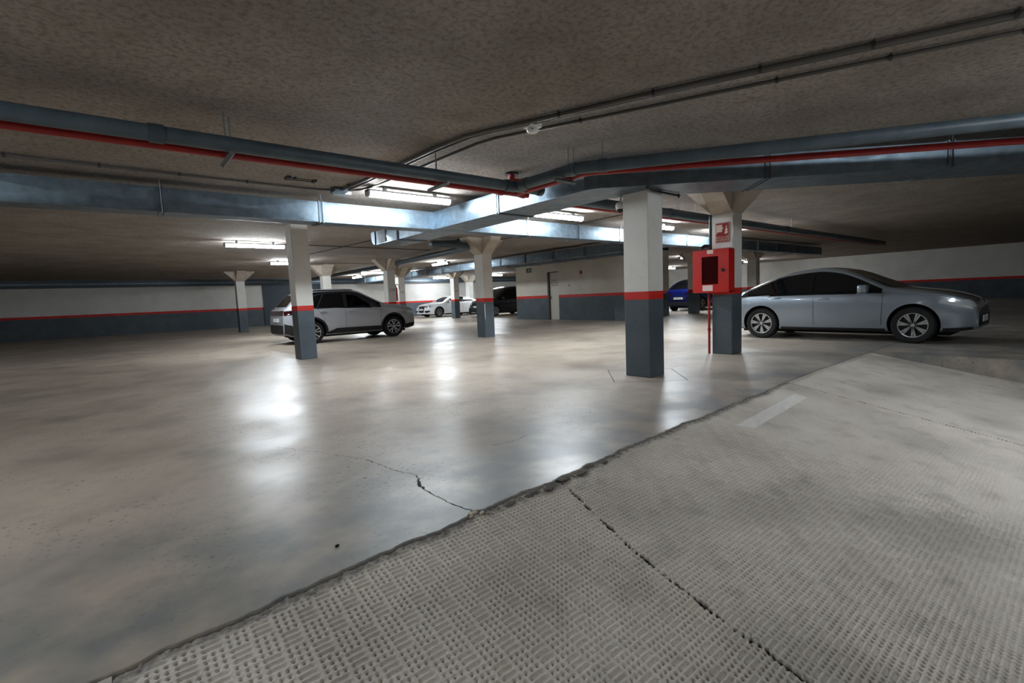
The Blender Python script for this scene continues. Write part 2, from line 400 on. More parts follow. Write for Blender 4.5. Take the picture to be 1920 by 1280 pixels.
def CRACKX_of(Y, X): return np.interp(Y, CRACK_Y, CRACK_X)
def ramp_patch(name, x0, x1, dx, y0, dy, relief=True):
    xs = np.linspace(x0, x1, int(round((x1 - x0) / dx)) + 1); e = edge_y(xs) - 0.003
    nr = int(round((2.15 - y0) / dy)) + 1; t = np.linspace(0, 1, nr)
    X = np.broadcast_to(xs, (nr, len(xs))); Y = y0 + t[:, None] * (e - y0)[None, :]
    E = np.broadcast_to(e, X.shape)
    xc = np.clip(X, -2, 7); hinge = 1.922 + 0.082 * xc - 0.0042 * xc * xc - 0.02
    h, d = ramp_height(X, Y, E)
    if dx > 0.05: h = h * 0; d = np.clip(d, 0, 0.34)
    mk = ((X > 4.04 + (1.93 - Y) * 0.6) & (X < 5.6) & (Y > 1.80 + 0.07 * (X - 4.1)) & (Y < 1.925 + 0.07 * (X - 4.1))).astype(float) * (0.75 + 0.25 * smooth_noise(X, Y, 60, 77))
    Zf = -SL * np.clip(hinge - Y, 0, None) - 0.006 + h
    me = big_mesh(name, np.stack([X, Y, Zf], -1).reshape(-1, 3), grid_faces(nr, len(xs)), mr)
    a = me.attributes.new('dirt', 'FLOAT', 'POINT'); a.data.foreach_set('value', d.astype(np.float32).ravel())
    a2 = me.attributes.new('road_mark', 'FLOAT', 'POINT'); a2.data.foreach_set('value', mk.astype(np.float32).ravel())
    o = bpy.data.objects.new(name, me); COL.objects.link(o); return o
ramp = ramp_patch('ramp', -0.1, 2.3, 0.0032, 0.0, 0.0032); struct(ramp)
ramp['label'] = 'sloping ramp of stamped concrete with dimples and short grooves'
r2 = ramp_patch('ramp_surface', 2.3, 4.0, 0.005, 0.0, 0.005); r2.parent = ramp
r5 = ramp_patch('ramp_surface', 4.0, 6.0, 0.009, 0.0, 0.006); r5.parent = ramp
r3 = ramp_patch('ramp_surface', 6.0, XMAX, 0.12, 0.0, 0.02); r3.parent = ramp
r4 = ramp_patch('ramp_surface', XMIN, -0.1, 0.1, 0.0, 0.02); r4.parent = ramp
xl = np.linspace(XMIN, XMAX, 120); xcl = np.clip(xl, -2, 7); hl = 1.922 + 0.082 * xcl - 0.0042 * xcl * xcl - 0.02
lo = MB().add([(float(x), y, float(-SL * (h_ - y) - 0.006)) for y in (YMIN, 0.0) for x, h_ in zip(xl, hl)], [(k, k + 1, 121 + k, 120 + k) for k in range(119)]); lo.build('ramp_surface', 'ramp', ramp, world=False)

MB().box((9.3, -8, -0.6), (XMAX, 2.28, -0.001)).build('floor_slab', 'floor', floor)
# broken mortar lumps, chips and pebble on the edge
def lump(name, c, r, sq, m, seed, parent):
    bm = bmesh.new(); bmesh.ops.create_icosphere(bm, subdivisions=2, radius=1); rr = random.Random(seed)
    for v in bm.verts:
        k = 1 + rr.uniform(-0.22, 0.22); v.co = Vector((v.co.x * r[0] * k, v.co.y * r[1] * k, max(-0.3, v.co.z) * r[2] * k))
        v.co = Vector((v.co.x * math.cos(sq) - v.co.y * math.sin(sq), v.co.x * math.sin(sq) + v.co.y * math.cos(sq), v.co.z)) + Vector(c)
    bm.verts.index_update()
    o = MB().add([v.co[:] for v in bm.verts], [[v.index for v in f.verts] for f in bm.faces]).build(name, m, parent, smooth=True, world=False); bm.free(); return o
for k, (x, dy, a, b_, h) in enumerate([(2.05, -0.012, 0.055, 0.032, 0.020), (2.33, -0.018, 0.045, 0.022, 0.016), (2.20, -0.03, 0.05, 0.02, 0.012), (1.76, -0.03, 0.05, 0.022, 0.013), (1.60, -0.03, 0.045, 0.018, 0.012), (1.9, -0.035, 0.05, 0.024, 0.012), (2.47, -0.02, 0.04, 0.016, 0.011)]):
    lump('mortar_lump', (x, float(edge_y(np.array([x]))[0]) + dy - 0.012, -0.012), (a, b_, h), 0.1 * k, 'rubble', 60 + k, ramp)
for k, (x, dy, a) in enumerate([(1.375, 0.0, 0.03), (1.41, -0.012, 0.02), (1.345, -0.008, 0.018), (1.83, -0.04, 0.014), (2.62, 0.0, 0.012)]):
    lump('pale_chip', (x, float(edge_y(np.array([x]))[0]) + dy - 0.008, -0.008), (a, a * 0.55, 0.010), 0.4 * k, 'chip', 90 + k, ramp)
pb = lump('pebble', (0.71, 2.2, 0.004), (0.011, 0.007, 0.008), 0.5, 'stone', 5, None)
tag(pb, 'tiny black pebble lying on the concrete floor near the ramp', 'pebble')

# floor cracks, joints and painted lines (children of the floor)
def strip_poly(pts, w, z=0.0008, jag=0.0, seed=0):
    rr = random.Random(seed); mb = MB(); P = []
    for i in range(len(pts) - 1):
        a, c = Vector(pts[i]), Vector(pts[i + 1]); n = max(1, int((c - a).length / 0.02)) if jag else 1
        for k in range(n):
            q = a.lerp(c, k / n); P.append(q + Vector((rr.uniform(-jag, jag), rr.uniform(-jag, jag))))
    P.append(Vector(pts[-1])); vs_ = []
    for i, p in enumerate(P):
        d = (P[min(i + 1, len(P) - 1)] - P[max(i - 1, 0)]).normalized(); nn = Vector((-d.y, d.x)) * (w * (rr.uniform(0.3, 1.5) if jag else 1) / 2)
        vs_ += [(p.x + nn.x, p.y + nn.y, z), (p.x - nn.x, p.y - nn.y, z)]
    return mb.add(vs_, [(2 * i, 2 * i + 1, 2 * i + 3, 2 * i + 2) for i in range(len(P) - 1)])
strip_poly([(1.32, 3.29), (1.37, 2.91), (1.42, 2.78), (1.41, 2.69), (1.35, 2.61), (1.34, 2.5), (1.34, 2.38), (1.35, 2.21), (1.38, 2.06)], 0.007, jag=0.006, seed=1).build('floor_crack', 'crack', floor)
strip_poly([(1.41, 2.70), (1.36, 2.62), (1.345, 2.52)], 0.016, 0.0007, 0.012, 4).build('floor_crack', 'crack', floor)
strip_poly([(0.93, 4.14), (1.13, 3.73), (1.32, 3.29)], 0.003, jag=0.006, seed=2).build('floor_crack', 'crack', floor)
strip_poly([(2.15, 2.9), (2.3, 2.85), (2.5, 2.9)], 0.004, jag=0.008, seed=3).build('floor_crack', 'crack', floor)
for a, c in [((4.79, 3.82), (5.5, 4.5)), ((4.79, 3.82), (5.45, 3.2)), ((5.45, 3.2), (6.12, 3.85)), ((5.5, 4.5), (6.12, 3.85))]:
    strip_poly([a, c], 0.012).build('floor_joint', 'joint', floor)
for a, c, w in [((3.5, 10.99), (6.9, 11.03), 0.06), ((3.6, 13.95), (8.6, 14.05), 0.07), ((3.05, 13.2), (2.93, 10.97), 0.06), ((14.0, 21.6), (15.4, 21.6), 0.08)]:
    strip_poly([a, c], w, 0.0012).build('parking_line', 'line', floor)

# ------------------------------------------------------------------ ceiling
ceil = MB().box((XMIN, YMIN, ZC), (XMAX, YFAR, ZC + 0.2)).build('ceiling', 'ceiling'); struct(ceil)

# ------------------------------------------------------------------ walls (white, red band, grey dado)
Z1, Z2 = 1.01, 1.13
def wall_y(name, x0, x1, y, ny, ztop=ZC, zlow=0.0, th=0.25):
    """wall along X, visible face at y, thickness to the ny side away"""
    w = MB().box((x0, min(y, y + th * ny), Z2), (x1, max(y, y + th * ny), ztop)).build(name, 'wall_white'); struct(w)
    d = MB().box((x0, min(y, y + th * ny), zlow), (x1, max(y, y + th * ny), Z1)).build('grey_dado', 'grey_paint', w, world=False)
    d = MB().box((x0, min(y - 0.002 * ny, y + th * ny), Z1), (x1, max(y - 0.002 * ny, y + th * ny), Z2)).build('red_band', 'red_paint', w, world=False)
    return w
def wall_x(name, y0, y1, x, nx, m='wall_white', zlow=0.0, th=0.25):
    w = MB().box((min(x, x + th * nx), y0, Z2), (max(x, x + th * nx), y1, ZC)).build(name, m); struct(w)
    MB().box((min(x, x + th * nx), y0, zlow), (max(x, x + th * nx), y1, Z1)).build('grey_dado', 'grey_paint', w, world=False)
    MB().box((min(x - 0.002 * nx, x + th * nx), y0, Z1), (max(x - 0.002 * nx, x + th * nx), y1, Z2)).build('red_band', 'red_paint', w, world=False)
    return w
wall_y('wall_back', XMIN, XMAX, YFAR, 1)
wall_x('wall_right', YMIN, YFAR, XMAX, 1, zlow=-2)
wall_x('wall_left', YMIN, YFAR, XMIN, -1, zlow=-2)
wall_y('wall_front', XMIN, XMAX, YMIN, -1, zlow=-2.2)

# service room block with the door
WX = 15.75
dy0, dy1, dz = 15.62, 16.33, 2.2
wr = MB()
wr.box((WX, 18.55 - 0.0, Z2), (WX + 3.2, 18.60, ZC)).box((WX, dy1, Z2), (WX + 0.2, 18.55, ZC)).box((WX, 12.0, Z2), (WX + 0.2, dy0 - 0.0, ZC)).box((WX, dy0, dz), (WX + 0.2, dy1, ZC)).box((WX, 12.0, Z2), (WX + 3.2, 12.15, ZC))
wsv = wr.build('wall_service_room', 'wall_beige'); struct(wsv)
MB().box((WX, dy1, 0), (WX + 0.2, 18.6, Z1)).box((WX, 12.0, 0), (WX + 0.2, dy0, Z1)).box((WX + 0.2, 18.4, 0), (WX + 3.2, 18.6, Z1)).box((WX + 0.2, 12.0, 0), (WX + 3.2, 12.15, Z1)).build('grey_dado', 'grey_paint', wsv, world=False)
MB().box((WX - 0.003, dy1, Z1), (WX + 0.2, 18.6, Z2)).box((WX - 0.003, 12.0, Z1), (WX + 0.2, dy0, Z2)).box((WX + 0.2, 18.4, Z1), (WX + 3.2, 18.603, Z2)).build('red_band', 'red_paint', wsv, world=False)
door = MB().bbox((WX + 0.05, dy0 + 0.01, 0.01), (WX + 0.10, dy1 - 0.10, dz - 0.04), 0.004).build('door_1', 'door'); struct(door)
MB().box((WX - 0.02, dy1 - 0.10, 0), (WX + 0.16, dy1, dz)).box((WX + 0.02, dy0, dz - 0.04), (WX + 0.16, dy1 - 0.1, dz)).build('door_frame', 'door_frame', door, world=False)
MB().tube([(WX + 0.05, dy1 - 0.17, 1.02), (WX - 0.02, dy1 - 0.17, 1.02), (WX - 0.025, dy1 - 0.29, 1.015)], 0.012, 8).bbox((WX + 0.035, dy1 - 0.19, 0.94), (WX + 0.052, dy1 - 0.15, 1.10), 0.003).build('door_handle', 'brass', door, True, world=False)
for z, t in [(1.80, 'CUARTO'), (1.69, 'EXTRACTORES'), (1.57, 'TRASTEROS')]:
    text_part(t, 0.10, (WX + 0.047, (dy0 + dy1) / 2 - 0.06, z), '-x', 'ink', door, 'door_lettering', 0.82, world=False)
text_part('181', 0.13, (WX - 0.002, 14.95, 1.53), '-x', 'ink', wsv, 'painted_number', world=False)
rd = thing('round_sign', 'small round dark red sign above red letters on the cream wall', 'sign', (WX, 14.24, 2.06))
MB().lathe([(0.075, -0.012), (0.085, -0.006), (0.085, 0.0)], (WX - 0.002, 14.24, 2.06), 'x', 20).build('sign_disc', 'red_pipe', rd)
text_part('EXT', 0.11, (WX - 0.003, 14.22, 1.88), '-x', 'ink_red', rd, 'sign_lettering')
ex = thing('exit_sign', 'small green emergency exit sign with white running figure on cream wall', 'sign', (WX, 17.58, 2.37))
MB().bbox((WX - 0.02, 17.41, 2.26), (WX, 17.76, 2.47), 0.004).build('sign_panel', 'sign_green', ex)
MB().box((WX - 0.024, 17.44, 2.29), (WX - 0.019, 17.475, 2.45)).build('door_symbol', 'plastic_white', ex)
MB().prism([(17.63, 2.42), (17.60, 2.40), (17.63, 2.36), (17.68, 2.31), (17.66, 2.30), (17.62, 2.34), (17.57, 2.30), (17.55, 2.31), (17.59, 2.36), (17.55, 2.38), (17.56, 2.40)], 0, WX - 0.024, WX - 0.019).lathe([(0.018, -0.024), (0.018, -0.019)], (WX, 17.61, 2.435), 'x', 10).build('running_figure', 'plastic_white', ex)
# pilaster at the end of the service room
pl = MB().box((WX - 0.22, 11.75, Z2), (WX + 0.2, 12.32, ZC)).build('wall_pilaster', 'wall_beige'); struct(pl)
MB().box((WX - 0.22, 11.75, 0), (WX + 0.2, 12.32, Z1)).build('grey_dado', 'grey_paint', pl, world=False)
MB().box((WX - 0.223, 11.747, Z1), (WX + 0.2, 12.323, Z2)).build('red_band', 'red_paint', pl, world=False)
# dark doors on the back wall
for k, (x0, x1, z1) in enumerate([(7.2, 8.9, 2.5), (9.7, 10.7, 2.45)]):
    d = MB().bbox((x0, YFAR - 0.06, 0), (x1, YFAR, z1), 0.01).build('door_%d' % (k + 2), 'door_blue'); struct(d)
# dark beam along the top of the back wall
tb = MB().box((XMIN, YFAR - 0.45, 2.46), (XMAX, YFAR - 0.001, ZC)).build('trim_1', 'pvc_dark'); struct(tb)
MB().box((XMIN, YFAR - 0.47, 2.60), (XMAX, YFAR - 0.452, 2.66)).build('tray_lip', 'duct', tb, world=False)

# ------------------------------------------------------------------ columns
def column(x0, y0, sx, sy, label, cap=True, ztop=ZC, number=None, haunch=0.46):
    t = thing('concrete_column', label, 'column', (x0 + sx / 2, y0 + sy / 2, 0), group='painted garage columns')
    x1, y1 = x0 + sx, y0 + sy
    c = 0.012
    MB().bbox((x0, y0, 0), (x1, y1, Z1 + 0.02), c).build('grey_base', 'grey_paint', t)
    MB().bbox((x0 - 0.0015, y0 - 0.0015, Z1), (x1 + 0.0015, y1 + 0.0015, Z2), c).build('red_band', 'red_paint', t)
    MB().bbox((x0, y0, Z2 - 0.02), (x1, y1, ztop), c).build('white_shaft', 'wall_white', t)
    if cap:
        zb = 2.36; h = ZC - zb
        for name, poly, ax, a, b_ in [('h', [(x0, zb), (x0, ZC), (x0 - haunch, ZC), (x0 - haunch, ZC - 0.03)], 1, y0, y1), ('h', [(x1, zb), (x1 + haunch, ZC - 0.03), (x1 + haunch, ZC), (x1, ZC)], 1, y0, y1),
                                      ('h', [(y0, zb), (y0, ZC), (y0 - haunch, ZC), (y0 - haunch, ZC - 0.03)], 0, x0, x1), ('h', [(y1, zb), (y1 + haunch, ZC - 0.03), (y1 + haunch, ZC), (y1, ZC)], 0, x0, x1)]:
            MB().prism(poly, ax, a, b_).build('haunch', 'concrete', t)
    if number:
        text_part(number, 0.20, (x0 + sx / 2, y0 - 0.002, 1.60), '-y', 'ink', t, 'painted_number', 0.8)
    return t
colR = column(5.30, 3.64, 0.32, 0.39, 'grey and white column under the bend of the duct, dome camera beside it', cap=False, ztop=2.398)
colF = column(7.98, 3.87, 0.35, 0.35, 'grey and white column carrying the red fire hose cabinet and paper sign')
column(2.97, 10.55, 0.34, 0.40, 'plain grey and white column standing in front of the silver crossover car', cap=False)
colM = column(8.20, 11.12, 0.34, 0.40, 'column with paint scrape and flared top standing before the black car')
column(8.56, 18.0, 0.34, 0.38, 'flared column with stencilled number 114 behind the silver crossover', number='114')
column(11.5, 22.9, 0.35, 0.38, 'flared column beyond the number 114 column, next to the wall', number='115')
column(15.75, 24.3, 0.36, 0.40, 'flared column standing in front of the white coupe', number='117')
column(20.7, 29.9, 0.40, 0.45, 'far flared column close to the back wall behind the white coupe')
column(7.15, 21.3, 0.35, 0.38, 'flared column rising behind the roof of the silver crossover')
column(4.55, 25.3, 0.36, 0.40, 'far flared column near the dark blue doors in the back wall')
column(21.0, 11.9, 0.36, 0.40, 'flared column standing behind the blue car, partly behind the fire cabinet')
column(22.0, 9.6, 0.36, 0.40, 'far column beyond the fire cabinet column and pale silver car')
column(28.5, 20.0, 0.36, 0.40, 'far column deep in the garage beyond the blue car')
# paint scrape on column M
MB().add([(8.20 + 0.004, 11.118, 0.98), (8.20 + 0.03, 11.1185, 0.96), (8.225, 11.1185, 0.55), (8.215, 11.1185, 0.5), (8.205, 11.118, 0.7)], [(0, 1, 2, 3, 4)]).build('paint_scrape', 'wall_white', colM)

# ------------------------------------------------------------------ ducts
def duct_run(root, p0, p1, width, z0, z1, panel=1.25, fl=True, gap=0.0):
    """rectangular duct along p0->p1 (centre line), panels with pyramid creases, flange at every joint"""
    a, c = Vector((*p0, 0)), Vector((*p1, 0)); d = (c - a); Ln = d.length; d.normalize(); s = Vector((-d.y, d.x, 0))
    n = max(1, round(Ln / panel)); hw = width / 2
    for k in range(n):
        q0 = a + d * (Ln * k / n); q1 = a + d * (Ln * (k + 1) / n)
        mb = MB()
        corners = lambda q: [q - s * hw + Vector((0, 0, z0)), q + s * hw + Vector((0, 0, z0)), q + s * hw + Vector((0, 0, z1)), q - s * hw + Vector((0, 0, z1))]
        A, B = corners(q0), corners(q1); nrm = [Vector((0, 0, -1)), s, Vector((0, 0, 1)), -s]
        for i in range(4):
            j = (i + 1) % 4; quad = [A[i], A[j], B[j], B[i]]; ce = sum(quad, Vector()) / 4 + nrm[i] * 0.012
            mb.add(quad + [ce], [(0, 1, 4), (1, 2, 4), (2, 3, 4), (3, 0, 4)])
        mb.build('duct_panel', 'duct', root)
        if fl and k > 0:
            e = 0.014
            for off in (-0.028, 0.028):
                f = MB()
                A = [p - d * 0.006 + d * off for p in corners(q0)]; B = [p + d * 0.006 + d * off for p in corners(q0)]
                o2 = lambda L_: [L_[0] - s * e - Vector((0, 0, e)), L_[1] + s * e - Vector((0, 0, e)), L_[2] + s * e + Vector((0, 0, e)), L_[3] - s * e + Vector((0, 0, e))]
                A, B = o2(A), o2(B)
                f.add(A + B, [(0, 1, 2, 3), (7, 6, 5, 4), (0, 4, 5, 1), (1, 5, 6, 2), (2, 6, 7, 3), (3, 7, 4, 0)])
                f.build('duct_flange', 'duct', root)
            for sg in (-1, 1): MB().tube([q0 + s * sg * (hw + 0.02) + Vector((0, 0, z0)), q0 + s * sg * (hw + 0.02) + Vector((0, 0, ZC))], 0.005, 6).build('hanger_rod', 'steel', root)
dz0, dz1 = 2.40, 2.71
dA = thing('air_duct', 'galvanised sheet metal duct running past the lamp to the crossing', 'duct', (-4, 7.9, 2.4))
duct_run(dA, (-13.5, 7.90), (4.66, 7.90), 0.36, dz0, dz1, 2.05)
dX = thing('duct_crossing', 'square galvanised duct junction box where two ducts cross', 'duct', (5.0, 7.9, 2.4))
MB().bbox((4.66, 7.60, dz0 - 0.002), (5.36, 8.16, dz1 + 0.01), 0.008).build('junction_box', 'duct', dX)
dAr = thing('air_duct', 'galvanised duct running from the crossing towards the far lamps', 'duct', (12, 7.9, 2.4))
duct_run(dAr, (5.36, 7.88), (24, 7.88), 0.36, dz0, dz1, 1.5)
dBf = thing('air_duct', 'short duct end with dark grille and flared outlet beyond the crossing', 'duct', (5.0, 9.2, 2.4))
duct_run(dBf, (5.01, 8.16), (5.01, 10.30), 0.66, dz0, dz1 - 0.02, 1.07)
MB().box((4.665, 9.75, 2.425), (4.672, 10.12, 2.68)).build('grille', 'duct_dark', dBf)
g = MB()
for k in range(9): g.box((4.655, 9.77, 2.44 + k * 0.027), (4.667, 10.10, 2.449 + k * 0.027))
g.build('grille_blades', 'steel', dBf)
mbv = MB(); pr = [(10.30, 2.405), (10.36, 2.41), (10.42, 2.44), (10.46, 2.50), (10.48, 2.58), (10.48, 2.69), (10.30, 2.69)]
mbv.prism(pr, 0, 4.66, 5.36).build('outlet', 'duct', dBf)
dB = thing('air_duct', 'wide galvanised duct with the grey and red pipes, bending near the dome camera column', 'duct', (5.0, 6, 2.4))
duct_run(dB, (5.01, 7.60), (5.01, 4.12), 0.70, dz0, dz1, 1.75)
# 45 degree bend + diagonal
hw = 0.35; D = Vector((1, -1)).normalized(); S = Vector((1, 1)).normalized()
n0 = Vector((4.66, 4.12)); f0 = Vector((5.36, 4.12)); n1 = Vector((4.72, 3.96)); f1 = n1 + S * 0.70
mbb = MB(); pts = [n0, f0, Vector((5.36, 4.25)) + Vector((0.0, 0)), f1, n1]
pts = [n0, f0, f1, n1]
mbb.add([(p.x, p.y, dz0) for p in pts] + [(p.x, p.y, dz1) for p in pts], [(0, 1, 2, 3), (7, 6, 5, 4), (0, 4, 5, 1), (1, 5, 6, 2), (2, 6, 7, 3), (3, 7, 4, 0)]).build('duct_bend', 'duct', dB)
cst = (n1 + f1) / 2
duct_run(dB, tuple(cst), tuple(cst + D * 6.0), 0.70, dz0, dz1 - 0.03, 2.0)
dC = thing('air_duct', 'galvanised duct running in front of the cream service room wall', 'duct', (12.8, 18, 2.4))
duct_run(dC, (12.8, 8.08), (12.8, 31.0), 0.55, 2.42, 2.71, 1.5)
dC2 = thing('air_duct', 'flat galvanised duct hung close to the cream wall and door', 'duct', (14.6, 13, 2.4))
duct_run(dC2, (14.7, 9.5), (14.7, 17.6), 0.6, 2.50, 2.74, 1.5)

# ------------------------------------------------------------------ pipes
def hang(root, x, y, z, zt=ZC):
    MB().tube([(x, y, z), (x, y, zt)], 0.006, 6).build('hanger_rod', 'steel', root)
def ringc(mb, p, d, r, ln=0.06, k=1.12):
    d = Vector(d).normalized(); p = Vector(p); mb.tube([p - d * ln / 2, p + d * ln / 2], r * k, 14); return mb
def coup(root, p, d, r, ln=0.06, k=1.12, name='coupling', m='pvc_dark'):
    return ringc(MB(), p, d, r, ln, k).build(name, m, root, True)
gz, rz = 2.52, 2.485
def trapeze(root, a, c, z):
    a, c = Vector((*a, z)), Vector((*c, z)); MB().tube([a, c], 0.024, 4).build('trapeze_bar', 'steel', root)
gp = thing('drain_pipe', 'thick grey plastic drain pipe with tee and capped end under the ceiling', 'pipe', (0, 4.78, gz))
MB().tube([(-13.8, 4.76, gz), (4.52, 4.80, gz)], 0.064, 18).build('pipe_run', 'pvc', gp, True)
for x, ln in ((4.02, 0.16), (4.53, 0.07), (0.4, 0.10)): coup(gp, (x, 4.79, gz), (1, 0, 0), 0.064, ln, 1.16)
for x in (3.02, 0.9, -1.2): hang(gp, x, 4.895, gz - 0.1); trapeze(gp, (x, 4.66), (x, 5.10), gz - 0.105)
gb = thing('drain_pipe', 'grey drain pipe branch running from the tee over the diagonal duct', 'pipe', (4.14, 4.3, gz))
MB().tube([(4.13, 4.70, gz), (4.13, 4.6, gz), (4.14, 3.85, gz), (4.17, 3.72, gz), (4.26, 3.60, gz), (5.19, 2.31, gz), (8.2, -1.9, gz)], 0.066, 18).build('pipe_run', 'pvc', gb, True)
coup(gb, (4.13, 4.62, gz), (0, 1, 0), 0.066, 0.10); coup(gb, (4.15, 3.82, gz), (0, 1, 0), 0.066, 0.09); coup(gb, (4.31, 3.53, gz), (0.58, -0.81, 0), 0.066, 0.09)
for x, y in [(4.24, 3.98), (4.42, 3.62)]: hang(gb, x, y, gz - 0.09)
trapeze(gb, (4.02, 3.98), (4.34, 3.98), gz - 0.095)
rp = thing('sprinkler_pipe', 'red fire pipe running beside the grey drain pipe under the ceiling', 'pipe', (0, 4.99, rz))
MB().tube([(-13.8, 4.93, rz), (4.50, 4.995, rz)], 0.036, 12).build('pipe_run', 'red_pipe', rp, True)
for x in (4.40, 4.02): coup(rp, (x, 4.995, rz), (1, 0, 0), 0.036, 0.08, 1.3, 'fitting', 'red_pipe')
for x in (3.08, 0.96, -1.14): hang(rp, x, 5.0, rz)
rb = thing('sprinkler_pipe', 'red fire pipe branch beside the grey pipe over the diagonal duct', 'pipe', (4.29, 4.3, rz))
MB().tube([(4.29, 4.95, rz), (4.285, 4.6, rz), (4.285, 3.80, rz), (4.31, 3.70, rz), (5.42, 2.52, rz), (9.2, -1.5, rz)], 0.036, 12).build('pipe_run', 'red_pipe', rb, True)
hang(rb, 4.33, 3.98, rz)
rv = thing('pipe_valve', 'dark red pipe elbow and valve rising into the ceiling by the tee', 'valve', (4.35, 5.05, 2.82))
MB().tube([(4.42, 5.22, ZC), (4.42, 5.22, 2.72), (4.46, 5.16, 2.69), (4.62, 5.10, 2.68)], 0.05, 12).build('pipe_elbow', 'red_pipe', rv, True)
MB().lathe([(0.05, 0), (0.10, 0), (0.10, 0.03), (0.05, 0.03)], (4.42, 5.22, ZC - 0.03), 'z', 16).build('flange', 'plastic_black', rv, True)
MB().lathe([(0.065, 0), (0.065, 0.05)], (4.52, 5.14, 2.68), 'x', 12).build('valve_collar', 'plastic_black', rv, True)
gp2 = thing('drain_pipe', 'grey drain pipe seen between the columns beyond the wide duct', 'pipe', (10, 5.05, gz))
MB().tube([(5.42, 5.02, gz), (22, 5.06, gz)], 0.08, 14).build('pipe_run', 'pvc', gp2, True)
for x in (8, 10.5, 13.2): coup(gp2, (x, 5.03, gz), (1, 0, 0), 0.08, 0.1); hang(gp2, x + 0.3, 5.03, gz)
rp2 = thing('sprinkler_pipe', 'red fire pipe passing behind the dome camera beyond the wide duct', 'pipe', (10, 5.2, rz))
MB().tube([(5.42, 5.2, rz), (22, 5.24, rz)], 0.036, 10).build('pipe_run', 'red_pipe', rp2, True)
for x in (7.1, 9.2, 12.4): hang(rp2, x, 5.21, rz)
# drain pipe along the row of flared columns
dp = thing('drain_pipe', 'dark grey drain pipe running along the flared columns towards the back', 'pipe', (8.9, 18, 2.62))
MB().tube([(8.05, 11.42, 2.60), (8.12, 11.75, 2.60), (8.35, 12.6, 2.62), (9.0, 19.0, 2.64), (9.3, 31.5, 2.66)], 0.09, 12).build('pipe_run', 'pvc_dark', dp, True)
MB().tube([(8.05, 11.55, 2.60), (7.75, 11.30, 2.60), (6.95, 11.22, 2.61), (6.80, 11.32, 2.62), (6.85, 11.52, 2.64), (7.1, 11.6, 2.66), (7.7, 11.62, 2.70), (7.9, 11.62, ZC)], 0.092, 12).build('pipe_loop', 'pvc_dark', dp, True)
coup(dp, (8.09, 11.6, 2.60), (0.2, 1, 0), 0.08, 0.22, 1.2); coup(dp, (6.9, 11.25, 2.61), (1, 0.1, 0), 0.07, 0.09, 1.15)

# ------------------------------------------------------------------ conduits on the ceiling
def conduit(pts, r, label, off=None, name='cable_conduit', m='conduit', clips=True):
    z = ZC - r - 0.012
    t = thing(name, label, 'conduit', (pts[0][0], pts[0][1], z), group='ceiling conduits')
    MB().tube([(x, y, z) for x, y in pts], r, 10).build('tube', m, t, True)
    if clips:
        P = [Vector((x, y, z)) for x, y in pts]
        for i in range(len(P) - 1):
            Ln = (P[i + 1] - P[i]).length
            if Ln < 0.3: continue
            d = (P[i + 1] - P[i]).normalized()
            for k in range(1, int(Ln / 0.75) + 1):
                q = P[i] + d * min(Ln - 0.05, k * 0.75)
                mb = MB(); ringc(mb, q, d, r, 0.025, 1.3); s = Vector((-d.y, d.x, 0)); mb.tube([q + s * r * 1.2 + Vector((0, 0, r)), q + s * r * 2.4 + Vector((0, 0, r * 0.9))], 0.006, 4); mb.build('clip', 'cable', t)
    return t
ca = [(6.2, -3.0), (4.0, 1.78), (3.65, 2.56), (3.25, 3.55), (3.07, 3.93), (2.97, 4.20), (2.91, 4.7), (2.88, 5.36), (2.77, 7.1)]
conduit(ca, 0.021, 'thick grey conduit curving across the ceiling past the smoke detector')
conduit([(x + 0.060 + 0.004 * i, y + 0.02) for i, (x, y) in enumerate(ca)], 0.014, 'thin conduit running tight beside the thick ceiling conduit', clips=False)
cb = [(6.6, -3.0), (4.27, 1.92), (3.98, 2.58), (3.45, 3.72), (3.28, 4.10), (3.22, 4.36), (3.19, 4.8), (3.16, 5.4), (3.10, 6.6), (3.0, 7.0), (2.8, 7.2), (2.3, 7.3), (-3, 7.2)]
conduit(cb, 0.016, 'thin grey conduit with the smoke detector at its side')
for pts, lab in [([(3.6, 14.1), (8.4, 14.3)], 'thin dark cable on the ceiling above the silver crossover'), ([(5.2, 16.9), (5.5, 13.3), (5.9, 9.0)], 'thin dark cable crossing the ceiling by the plain column'),
                 ([(5.6, 19.9), (9.6, 19.95)], 'thin dark cable on the ceiling near the number 114 column'), ([(4.9, 6.5), (9.5, 6.45), (16, 6.5)], 'thin dark cable on the ceiling between duct and red pipe'),
                 ([(8.7, 6.2), (8.9, 10.8), (9.0, 17)], 'thin dark cable running over the flared scraped column')]:
    conduit(pts, 0.011, lab, m='cable', clips=False)
tr = thing('cable_bracket', 'small empty metal cable bracket on the ceiling beside the lamp', 'bracket', (2.1, 6.9, ZC))
MB().box((1.93, 6.80, ZC - 0.03), (1.98, 6.95, ZC)).box((2.02, 6.83, ZC - 0.025), (2.05, 6.9, ZC)).box((2.28, 6.84, ZC - 0.03), (2.32, 6.95, ZC)).tube([(1.95, 6.83, ZC - 0.02), (2.32, 6.83, ZC - 0.02)], 0.006, 6).tube([(1.95, 6.92, ZC - 0.02), (2.32, 6.92, ZC - 0.02)], 0.006, 6).build('bracket_frame', 'cable', tr)
jb = thing('junction_box', 'flat grey electrical junction box at the end of the ceiling conduits', 'junction box', (2.75, 7.25, ZC))
MB().bbox((2.64, 7.08, ZC - 0.07), (2.84, 7.26, ZC - 0.005), 0.008).build('box_body', 'pvc_dark', jb)
MB().bbox((2.72, 7.30, ZC - 0.05), (2.98, 7.44, ZC - 0.005), 0.006).build('box_lid', 'lamp_body', jb)
rc = thing('conduit_stub', 'short black conduit bracket under the duct beside the dome camera column', 'conduit', (5.3, 3.56, 2.38))
